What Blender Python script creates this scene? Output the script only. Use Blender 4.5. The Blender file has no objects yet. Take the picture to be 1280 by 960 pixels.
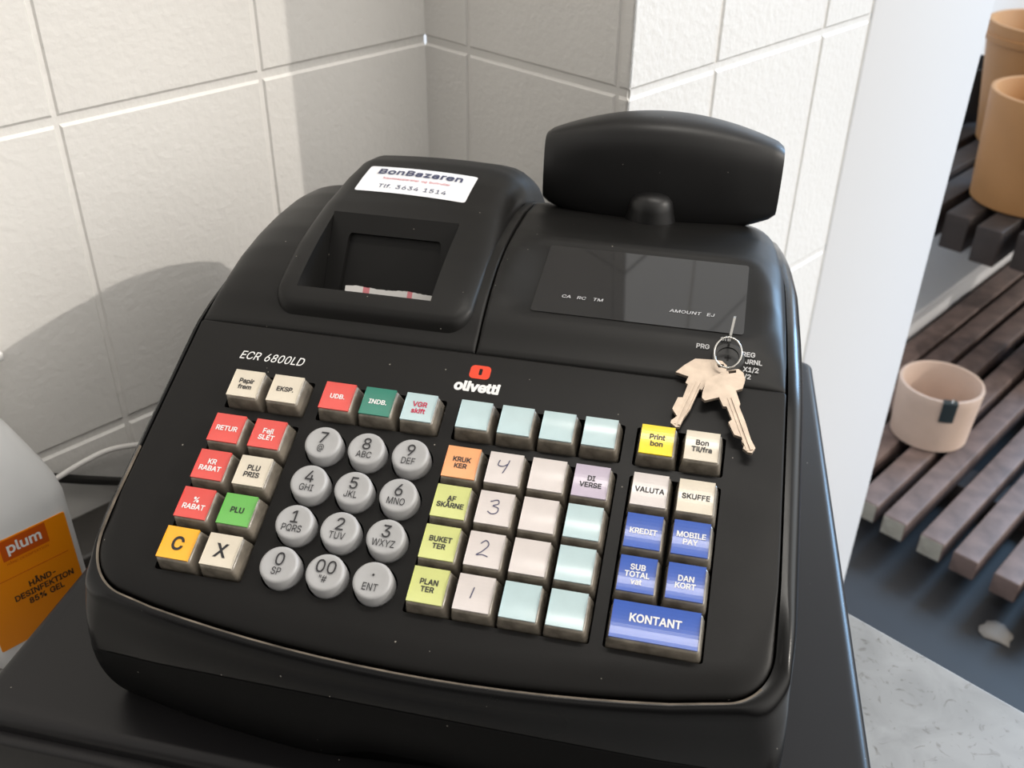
import bpy, bmesh, math, random
import numpy as np
from mathutils import Vector, Matrix
from mathutils.geometry import tessellate_polygon
random.seed(4)
scene = bpy.context.scene
C = scene.collection
R = math.radians

# ------------------------------------------------------------------ camera
CAM = (0.093468, -0.282425, 0.286084)
A = ((0.975922, 0.217722, 0.013138), (0.127889, -0.522380, -0.843068), (-0.176691, 0.824449, -0.537646))
cd = bpy.data.cameras.new('camera'); cam = bpy.data.objects.new('camera', cd); C.objects.link(cam)
m = Matrix(((A[0][0], -A[1][0], -A[2][0], CAM[0]),
            (A[0][1], -A[1][1], -A[2][1], CAM[1]),
            (A[0][2], -A[1][2], -A[2][2], CAM[2]), (0, 0, 0, 1)))
cam.matrix_world = m
cd.sensor_width = 36.0; cd.lens = 1250 / 1280 * 36.0; cd.clip_start = 0.01
cd.dof.use_dof = True; cd.dof.focus_distance = 0.45; cd.dof.aperture_fstop = 18
scene.camera = cam

# ------------------------------------------------------------------ light
scene.view_settings.view_transform = 'Standard'; scene.view_settings.look = 'None'
scene.view_settings.gamma = 1.0; scene.view_settings.use_curve_mapping = False
scene.view_settings.exposure = 0.0
WORLD = (0.02, 1.24, 0.10, 0.40, 0.90, 1.9)
wd = bpy.data.worlds.new('shop_light'); scene.world = wd; wd.use_nodes = True
bg = wd.node_tree.nodes['Background']; bg.inputs[0].default_value = (1.0, 0.955, 0.89, 1)
# a shop room around the counter: bright ceiling, dim floor, dimmer behind the photographer (-Y)
_n = wd.node_tree.nodes; _L = wd.node_tree.links.new
_tc = _n.new('ShaderNodeTexCoord'); _sp = _n.new('ShaderNodeSeparateXYZ'); _L(_tc.outputs['Generated'], _sp.inputs[0])
def _mr(src, a, b, lo, hi):
    q = _n.new('ShaderNodeMapRange'); q.interpolation_type = 'SMOOTHSTEP'
    for i, v in enumerate((a, b, lo, hi)): q.inputs[i + 1].default_value = v
    _L(src, q.inputs[0]); return q.outputs[0]
_mu = _n.new('ShaderNodeMath'); _mu.operation = 'MULTIPLY'
_L(_mr(_sp.outputs[2], -.25, .30, WORLD[0], WORLD[1]), _mu.inputs[0]); _m0 = _n.new('ShaderNodeMath'); _m0.operation = 'MAXIMUM'; _L(_mr(_sp.outputs[1], -.95, -.50, WORLD[2], 1.0), _m0.inputs[0])
_L(_mr(_sp.outputs[2], .25, .75, WORLD[2], 1.0), _m0.inputs[1]); _L(_m0.outputs[0], _mu.inputs[1])
_mv = _n.new('ShaderNodeMath'); _mv.operation = 'MULTIPLY'
_L(_mu.outputs[0], _mv.inputs[0]); _L(_mr(_sp.outputs[2], .35, .95, 1.0, WORLD[3]), _mv.inputs[1]); _mx = _n.new('ShaderNodeMath'); _mx.operation = 'MULTIPLY'      # brighter towards the shop floor on the right (+X)
_L(_mv.outputs[0], _mx.inputs[0]); _L(_mr(_sp.outputs[0], -.3, .9, WORLD[4], WORLD[5]), _mx.inputs[1]); _L(_mx.outputs[0], bg.inputs[1])

def lamp(name, kind, loc, target, energy, color, **kw):
    l = bpy.data.lights.new(name, kind); l.energy = energy; l.color = color
    for k, v in kw.items(): setattr(l, k, v)
    o = bpy.data.objects.new(name, l); C.objects.link(o); o.location = loc
    o.rotation_euler = (Vector(target) - Vector(loc)).to_track_quat('-Z', 'Y').to_euler()
    return o
SUN_EL = R(29)
lamp('sun', 'SUN', (3, 0.0, 3 * math.tan(SUN_EL)), (0, 0, 0), 1.1, (1.0, 0.93, 0.84), angle=R(0.6))
lamp('shop_window', 'AREA', (2.7, 3.2, 1.25), (0.15, 0.15, 0.0), 120, (0.34, 0.63, 1.0), shape='RECTANGLE', size=1.3, size_y=1.2)
lamp('side_window', 'AREA', (3.3, 1.5, 1.1), (0.2, 0.2, 0.0), 10, (0.72, 0.87, 1.0), shape='RECTANGLE', size=1.6, size_y=1.8)
lamp('ceiling_strip_light', 'AREA', (0.45, 0.16, 1.5), (0.45, 0.16, 0), 9, (1.0, 0.95, 0.88), shape='RECTANGLE', size=1.15, size_y=0.14)

# ------------------------------------------------------------------ frames
TILT = 0.413942
ct, st = math.cos(TILT), math.sin(TILT)
W = 1.017013
D1 = Vector((math.cos(W), math.sin(W), 0)); D2 = Vector((-math.sin(W), math.cos(W), 0))
def wp(a, b, z): return D1 * a + D2 * b + Vector((0, 0, z))          # wall frame -> world
def kb(u, v, h=0.0): return Vector((u, v * ct - h * st, v * st + h * ct))  # keyboard slope -> world

# ------------------------------------------------------------------ materials
def lin(c): return tuple((x / 255 / 12.92) if x / 255 <= .04045 else ((x / 255 + .055) / 1.055) ** 2.4 for x in c) + (1,)
MATS = {}
def mat(name, rgb, rough=0.5, metal=0.0, spec=0.5, coat=0.0, bump=0, bscale=300, bdist=0.0004, vary=0.0, vscale=30, trans=0.0, sub=0.0, detail=4, dust=0.0, rvar=0.0):
    if name in MATS: return MATS[name]
    mt = bpy.data.materials.new(name); mt.use_nodes = True; nt = mt.node_tree
    b = nt.nodes['Principled BSDF']; L = nt.links.new
    col = rgb if len(rgb) == 4 and max(rgb) <= 1 else lin(rgb)
    b.inputs['Base Color'].default_value = col
    b.inputs['Roughness'].default_value = rough; b.inputs['Metallic'].default_value = metal
    b.inputs['Specular IOR Level'].default_value = spec
    b.inputs['Coat Weight'].default_value = coat; b.inputs['Coat Roughness'].default_value = 0.17
    b.inputs['Transmission Weight'].default_value = trans
    if sub: b.inputs['Subsurface Weight'].default_value = sub; b.inputs['Subsurface Radius'].default_value = (.004, .004, .004)
    tc = nt.nodes.new('ShaderNodeTexCoord')
    src = None
    if vary:
        n = nt.nodes.new('ShaderNodeTexNoise'); n.inputs['Scale'].default_value = vscale; n.inputs['Detail'].default_value = detail
        L(tc.outputs['Object'], n.inputs['Vector'])
        mr = nt.nodes.new('ShaderNodeMapRange'); mr.inputs[1].default_value = .3; mr.inputs[2].default_value = .7
        mr.inputs[3].default_value = 1 - vary; mr.inputs[4].default_value = 1 + vary
        L(n.outputs['Fac'], mr.inputs[0])
        mx = nt.nodes.new('ShaderNodeMix'); mx.data_type = 'RGBA'; mx.blend_type = 'MULTIPLY'; mx.inputs[0].default_value = 1
        mx.inputs[6].default_value = col; L(mr.outputs[0], mx.inputs[7]); src = mx.outputs[2]
    if dust:
        v = nt.nodes.new('ShaderNodeTexVoronoi'); v.inputs['Scale'].default_value = 110
        L(tc.outputs['Object'], v.inputs['Vector'])
        lt = nt.nodes.new('ShaderNodeMath'); lt.operation = 'LESS_THAN'; lt.inputs[1].default_value = dust
        L(v.outputs['Distance'], lt.inputs[0])
        n2 = nt.nodes.new('ShaderNodeTexNoise'); n2.inputs['Scale'].default_value = 60; L(tc.outputs['Object'], n2.inputs['Vector'])
        gt = nt.nodes.new('ShaderNodeMath'); gt.operation = 'GREATER_THAN'; gt.inputs[1].default_value = .49; L(n2.outputs['Fac'], gt.inputs[0])
        mu = nt.nodes.new('ShaderNodeMath'); mu.operation = 'MULTIPLY'; L(lt.outputs[0], mu.inputs[0]); L(gt.outputs[0], mu.inputs[1])
        mx2 = nt.nodes.new('ShaderNodeMix'); mx2.data_type = 'RGBA'
        L(mu.outputs[0], mx2.inputs[0])
        if src: L(src, mx2.inputs[6])
        else: mx2.inputs[6].default_value = col
        mx2.inputs[7].default_value = (.28, .26, .23, 1); src = mx2.outputs[2]
    if src: L(src, b.inputs['Base Color'])
    if rvar:
        n3 = nt.nodes.new('ShaderNodeTexNoise'); n3.inputs['Scale'].default_value = 14; n3.inputs['Detail'].default_value = 6
        L(tc.outputs['Object'], n3.inputs['Vector'])
        m3 = nt.nodes.new('ShaderNodeMapRange'); m3.inputs[1].default_value = .3; m3.inputs[2].default_value = .7
        m3.inputs[3].default_value = rough - rvar; m3.inputs[4].default_value = rough + rvar
        L(n3.outputs['Fac'], m3.inputs[0]); L(m3.outputs[0], b.inputs['Roughness'])
    if bump:
        nb = nt.nodes.new('ShaderNodeTexNoise'); nb.inputs['Scale'].default_value = bscale; nb.inputs['Detail'].default_value = 5
        L(tc.outputs['Object'], nb.inputs['Vector'])
        bp = nt.nodes.new('ShaderNodeBump'); bp.inputs['Strength'].default_value = bump; bp.inputs['Distance'].default_value = bdist
        L(nb.outputs['Fac'], bp.inputs['Height']); L(bp.outputs[0], b.inputs['Normal'])
    MATS[name] = mt
    return mt

M_wall = mat('white_wall_paint', (.80, .785, .76, 1), .55, bump=.40, bscale=190, bdist=.0014, vary=.02, vscale=9)
M_trim = mat('smooth_white_paint', (.74, .745, .76, 1), .45, bump=.1, bscale=60, bdist=.0006)
M_shell = mat('black_satin_plastic', (.0034, .0034, .0037, 1), .24, spec=.30, bump=.12, bscale=2200, bdist=.0001, dust=.035, rvar=.06)
M_panel = mat('black_grained_plastic', (.0070, .0066, .0064, 1), .40, spec=.22, bump=.25, bscale=2600, bdist=.00012, dust=.045, rvar=.08)
M_cover = mat('black_cover_plastic', (.0085, .0082, .0079, 1), .42, spec=.25, bump=.15, bscale=2400, bdist=.0001, dust=.035, rvar=.05)
M_glossy = mat('glossy_black_window', (.010, .010, .011, 1), .045, spec=.75)
M_smoke = mat('smoked_clear_plastic', (.014, .014, .014, 1), .15)
M_drawer = mat('black_textured_steel', (.0105, .0100, .0108, 1), .32, spec=.28, bump=.2, bscale=1500, bdist=.0001, dust=.035)
M_cap = mat('smoky_key_cap', (.185, .162, .132, 1), .26, coat=.3, vary=.35, vscale=160)
M_grey = mat('grey_key_plastic', (.40, .40, .405, 1), .36, spec=.4)
M_ink = mat('dark_ink', (.018, .017, .02, 1), .5)
M_pen = mat('pen_ink', (.06, .06, .13, 1), .5)
M_white = mat('white_print', (.80, .80, .80, 1), .5)
M_dimwhite = mat('worn_white_print', (.55, .55, .56, 1), .5)
M_logo = mat('orange_red_print', lin((226, 62, 26)), .45)
M_hole = mat('dark_void', (.004, .004, .004, 1), .8)
M_nickel = mat('worn_nickel', (.50, .41, .33, 1), .42, metal=.6, bump=.25, bscale=700, bdist=.0002, vary=.14, vscale=160)
M_steel = mat('bright_steel', (.72, .71, .68, 1), .2, metal=1.0)

def lm(name, rgb, coat=1.0): return mat('label_' + name, lin(rgb), .42, coat=coat, vary=.035, vscale=130)
LC = dict(red=lm('red', (219, 72, 64)), cream=lm('cream', (216, 206, 188)), white=lm('white', (212, 204, 201)), ice=lm('pale_blue', (182, 205, 209)),
          green=lm('green', (98, 178, 76)), amber=lm('amber', (247, 178, 24)), yellow=lm('yellow', (247, 218, 8)), orange=lm('orange', (240, 166, 110)),
          lime=lm('lime', (205, 210, 132)), lilac=lm('lilac', (186, 174, 192)), teal=lm('teal', (26, 122, 102)), blue=lm('blue', (32, 82, 178)))

# ------------------------------------------------------------------ mesh helpers
def link(name, verts, faces, mats, parent=None, origin=(0, 0, 0), smooth=True, angle=35, fm=None):
    me = bpy.data.meshes.new(name); o3 = Vector(origin)
    me.from_pydata([tuple(Vector(v) - o3) for v in verts], [], faces)
    for mt in (mats if isinstance(mats, (list, tuple)) else [mats]): me.materials.append(mt)
    if fm: me.polygons.foreach_set('material_index', fm)
    bm = bmesh.new(); bm.from_mesh(me)
    bmesh.ops.remove_doubles(bm, verts=bm.verts, dist=1e-7) if len(bm.verts) < 200000 else None
    bm.to_mesh(me); bm.free()
    if smooth:
        me.polygons.foreach_set('use_smooth', [True] * len(me.polygons)); me.set_sharp_from_angle(angle=R(angle))
    me.update()
    ob = bpy.data.objects.new(name, me); C.objects.link(ob)
    place(ob, origin, parent)
    return ob
ORIG = {}
def place(ob, origin, parent=None):
    if parent is not None:
        ob.parent = parent; ob.location = Vector(origin) - ORIG[parent.as_pointer()]
    else: ob.location = origin
    ORIG[ob.as_pointer()] = Vector(origin)
def tag(o, label=None, cat=None, group=None, kind=None):
    if label: o['label'] = label
    if cat: o['category'] = cat
    if group: o['group'] = group
    if kind: o['kind'] = kind
    return o
def thing(name, label, cat, loc, group=None):
    o = bpy.data.objects.new(name, None); C.objects.link(o); o.empty_display_size = .02; place(o, loc)
    return tag(o, label, cat, group)
class MB:
    def __init__(s): s.v = []; s.f = []; s.m = []
    def add(s, v, f, mi=0):
        n = len(s.v); s.v += [Vector(x) for x in v]; s.f += [tuple(i + n for i in q) for q in f]; s.m += [mi] * len(f); return s
    def rings(s, rs, close=True, cap0=False, cap1=False, mi=0):
        n = len(rs[0]); v = [p for r in rs for p in r]; f = []
        for i in range(len(rs) - 1):
            for j in range(n if close else n - 1):
                k = (j + 1) % n; f.append((i * n + j, i * n + k, (i + 1) * n + k, (i + 1) * n + j))
        if cap0: f.append(tuple(range(n - 1, -1, -1)))
        if cap1: f.append(tuple((len(rs) - 1) * n + j for j in range(n)))
        return s.add(v, f, mi)
    def build(s, name, mats, parent=None, origin=(0, 0, 0), **k): return link(name, s.v, s.f, mats, parent, origin, fm=s.m, **k)
def fillet(poly, seg=8):
    """poly: list of (x, y, r) -> rounded polyline"""
    out = []; n = len(poly)
    for i in range(n):
        x, y, r = poly[i]; p = Vector((x, y)); a = Vector(poly[i - 1][:2]) - p; b = Vector(poly[(i + 1) % n][:2]) - p
        if r <= 0: out.append(p); continue
        a.normalize(); b.normalize(); th = math.acos(max(-1, min(1, a.dot(b)))); t = r / math.tan(th / 2)
        cc = p + (a + b).normalized() * (r / math.sin(th / 2)); p0 = p + a * t; p1 = p + b * t
        a0 = math.atan2(p0.y - cc.y, p0.x - cc.x); a1 = math.atan2(p1.y - cc.y, p1.x - cc.x); d = (a1 - a0 + math.pi) % (2 * math.pi) - math.pi
        for k in range(seg + 1):
            aa = a0 + d * k / seg; out.append(Vector((cc.x + r * math.cos(aa), cc.y + r * math.sin(aa))))
    return out
def resample(pl, maxd):
    out = []
    for i, p in enumerate(pl):
        q = pl[(i + 1) % len(pl)]; n = max(1, int(math.ceil((q - p).length / maxd)))
        for k in range(n): out.append(p.lerp(q, k / n))
    return out
def normals(pl):
    area = sum(pl[i - 1].x * pl[i].y - pl[i].x * pl[i - 1].y for i in range(len(pl))); sg = 1 if area > 0 else -1
    ns = []
    for i in range(len(pl)):
        t = pl[(i + 1) % len(pl)] - pl[i - 1]; ns.append(Vector((t.y, -t.x)).normalized() * sg)
    return ns
def rrect(w, h, r, cx=0, cy=0, seg=5):
    return fillet([(cx - w / 2, cy - h / 2, r), (cx + w / 2, cy - h / 2, r), (cx + w / 2, cy + h / 2, r), (cx - w / 2, cy + h / 2, r)], seg)
def prism(mb, loops, f0, f1, mi=0):
    """loops: [outer, hole, ...] 2-D; f0 / f1 map (x, y) -> 3-D for the two faces"""
    flat = [p for l in loops for p in l]; tris = tessellate_polygon([[Vector((p[0], p[1], 0)) for p in l] for l in loops])
    n = len(flat); v = [f0(p[0], p[1]) for p in flat] + [f1(p[0], p[1]) for p in flat]; f = []
    for t in tris:
        a, b, c = t
        ar = (flat[b][0] - flat[a][0]) * (flat[c][1] - flat[a][1]) - (flat[b][1] - flat[a][1]) * (flat[c][0] - flat[a][0])
        if ar < 0: a, c = c, a
        f.append((c, b, a)); f.append((a + n, b + n, c + n))
    k = 0
    for li, l in enumerate(loops):
        ar = sum(l[i - 1][0] * l[i][1] - l[i][0] * l[i - 1][1] for i in range(len(l)))
        for i in range(len(l)):
            j = (i + 1) % len(l); q = (k + i, k + j, k + j + n, k + i + n)
            if (ar < 0) != (li > 0): q = q[::-1]
            f.append(q)
        k += len(l)
    return mb.add(v, f, mi)
def box(mb, lo, hi, fn, bev=0.0, mi=0):
    """bevelled box in a local frame; fn(a, b, c) -> world"""
    x0, y0, z0 = lo; x1, y1, z1 = hi; b = bev
    if b <= 0:
        v = [fn(x, y, z) for z in (z0, z1) for (x, y) in ((x0, y0), (x1, y0), (x1, y1), (x0, y1))]
        return mb.add(v, [(3, 2, 1, 0), (4, 5, 6, 7), (0, 1, 5, 4), (1, 2, 6, 5), (2, 3, 7, 6), (3, 0, 4, 7)], mi)
    rs = []
    S = 3
    for k in range(S + 1):
        a = k / S * math.pi / 2; ins = b * (1 - math.sin(a)); z = z0 + b * (1 - math.cos(a)); rs.append((ins, z))
    for k in range(S + 1):
        a = k / S * math.pi / 2; ins = b * (1 - math.cos(a)); z = z1 - b * (1 - math.sin(a)); rs.append((ins, z))
    rings = []
    for ins, z in rs:
        r = rrect(x1 - x0 - 2 * ins, y1 - y0 - 2 * ins, max(b - ins, 1e-5), (x0 + x1) / 2, (y0 + y1) / 2, 3)
        rings.append([fn(p.x, p.y, z) for p in r])
    return mb.rings(rings, True, True, True, mi)
def tube(mb, pts, r, n=10, mi=0, closed=False):
    pts = [Vector(p) for p in pts]; rs = []; up = Vector((0.13, 0.2, 1)).normalized()
    for i, p in enumerate(pts):
        if closed: t = (pts[(i + 1) % len(pts)] - pts[i - 1]).normalized()
        else: t = (pts[min(i + 1, len(pts) - 1)] - pts[max(i - 1, 0)]).normalized()
        s = t.cross(up)
        if s.length < 1e-4: s = t.cross(Vector((1, 0, 0)))
        s.normalize(); q = s.cross(t); rr = r[i] if isinstance(r, (list, tuple)) else r
        rs.append([p + (s * math.cos(a) + q * math.sin(a)) * rr for a in (2 * math.pi * k / n for k in range(n))])
    if closed: return mb.rings(rs + [rs[0]], True, False, False, mi)
    return mb.rings(rs, True, True, True, mi)
def spline(pts, n=8):
    pts = [Vector(p) for p in pts]; out = []
    P = [pts[0] * 2 - pts[1]] + pts + [pts[-1] * 2 - pts[-2]]
    for i in range(1, len(P) - 2):
        for k in range(n):
            t = k / n; a, b, c, d = P[i - 1:i + 3]
            out.append(.5 * ((2 * b) + (c - a) * t + (2 * a - 5 * b + 4 * c - d) * t * t + (3 * b - a - 3 * c + d) * t ** 3))
    return out + [pts[-1]]
def lathe(mb, prof, c, n=48, mi=0, cap0=True, cap1=True):
    c = Vector(c)
    return mb.rings([[c + Vector((r * math.cos(2 * math.pi * k / n), r * math.sin(2 * math.pi * k / n), z)) for k in range(n)] for r, z in prof], True, cap0, cap1, mi)
TXT = {}
def text2d(body, size, weight='r', sx=1.0, shear=0.0, space=1.0, line=1.0):
    """lays out letter outlines (GLYPHS, 500 units per em) centred on the origin -> 2-D verts and faces"""
    key = (body, size, weight, sx, shear, space, line)
    if key in TXT: return TXT[key]
    k = size * .68 / 254; V = []; F = []; y = 0.0
    for ln in body.split('\n'):
        x = 0.0; v0 = len(V)
        for ch in ln:
            if ch == ' ': x += 130 * space; continue
            adv, *loops = GLYPHS[weight][ch]
            sh = [(l[0], [Vector((l[i], l[i + 1], 0)) for i in range(1, len(l), 2)]) for l in loops]
            for solid, o in sh:
                if not solid: continue
                x0, x1, y0, y1 = min(p.x for p in o), max(p.x for p in o), min(p.y for p in o), max(p.y for p in o)
                pl = [o] + [h for q, h in sh if not q and x0 <= h[0].x <= x1 and y0 <= h[0].y <= y1]; n = len(V); flat = [p for l in pl for p in l]
                V += [((p.x + x + p.y * shear) * k * sx, p.y * k + y) for p in flat]
                for a, b, c in tessellate_polygon(pl):
                    A2 = (flat[b].x - flat[a].x) * (flat[c].y - flat[a].y) - (flat[b].y - flat[a].y) * (flat[c].x - flat[a].x)
                    F.append((a + n, b + n, c + n) if A2 > 0 else (c + n, b + n, a + n))
            x += adv * space
        w = max([p[0] for p in V[v0:]] or [0]) + min([p[0] for p in V[v0:]] or [0])
        V[v0:] = [(p[0] - w / 2, p[1]) for p in V[v0:]]
        y -= size * 1.02 * line
    cy = (max(p[1] for p in V) + min(p[1] for p in V)) / 2
    V = [(a, b - cy) for a, b in V]; TXT[key] = (V, F); return V, F
def addtext(mb, fn, body, size, mi=0, **k):
    v, f = text2d(body, size, **k); return mb.add([fn(x, y) for x, y in v], f, mi)

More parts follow.
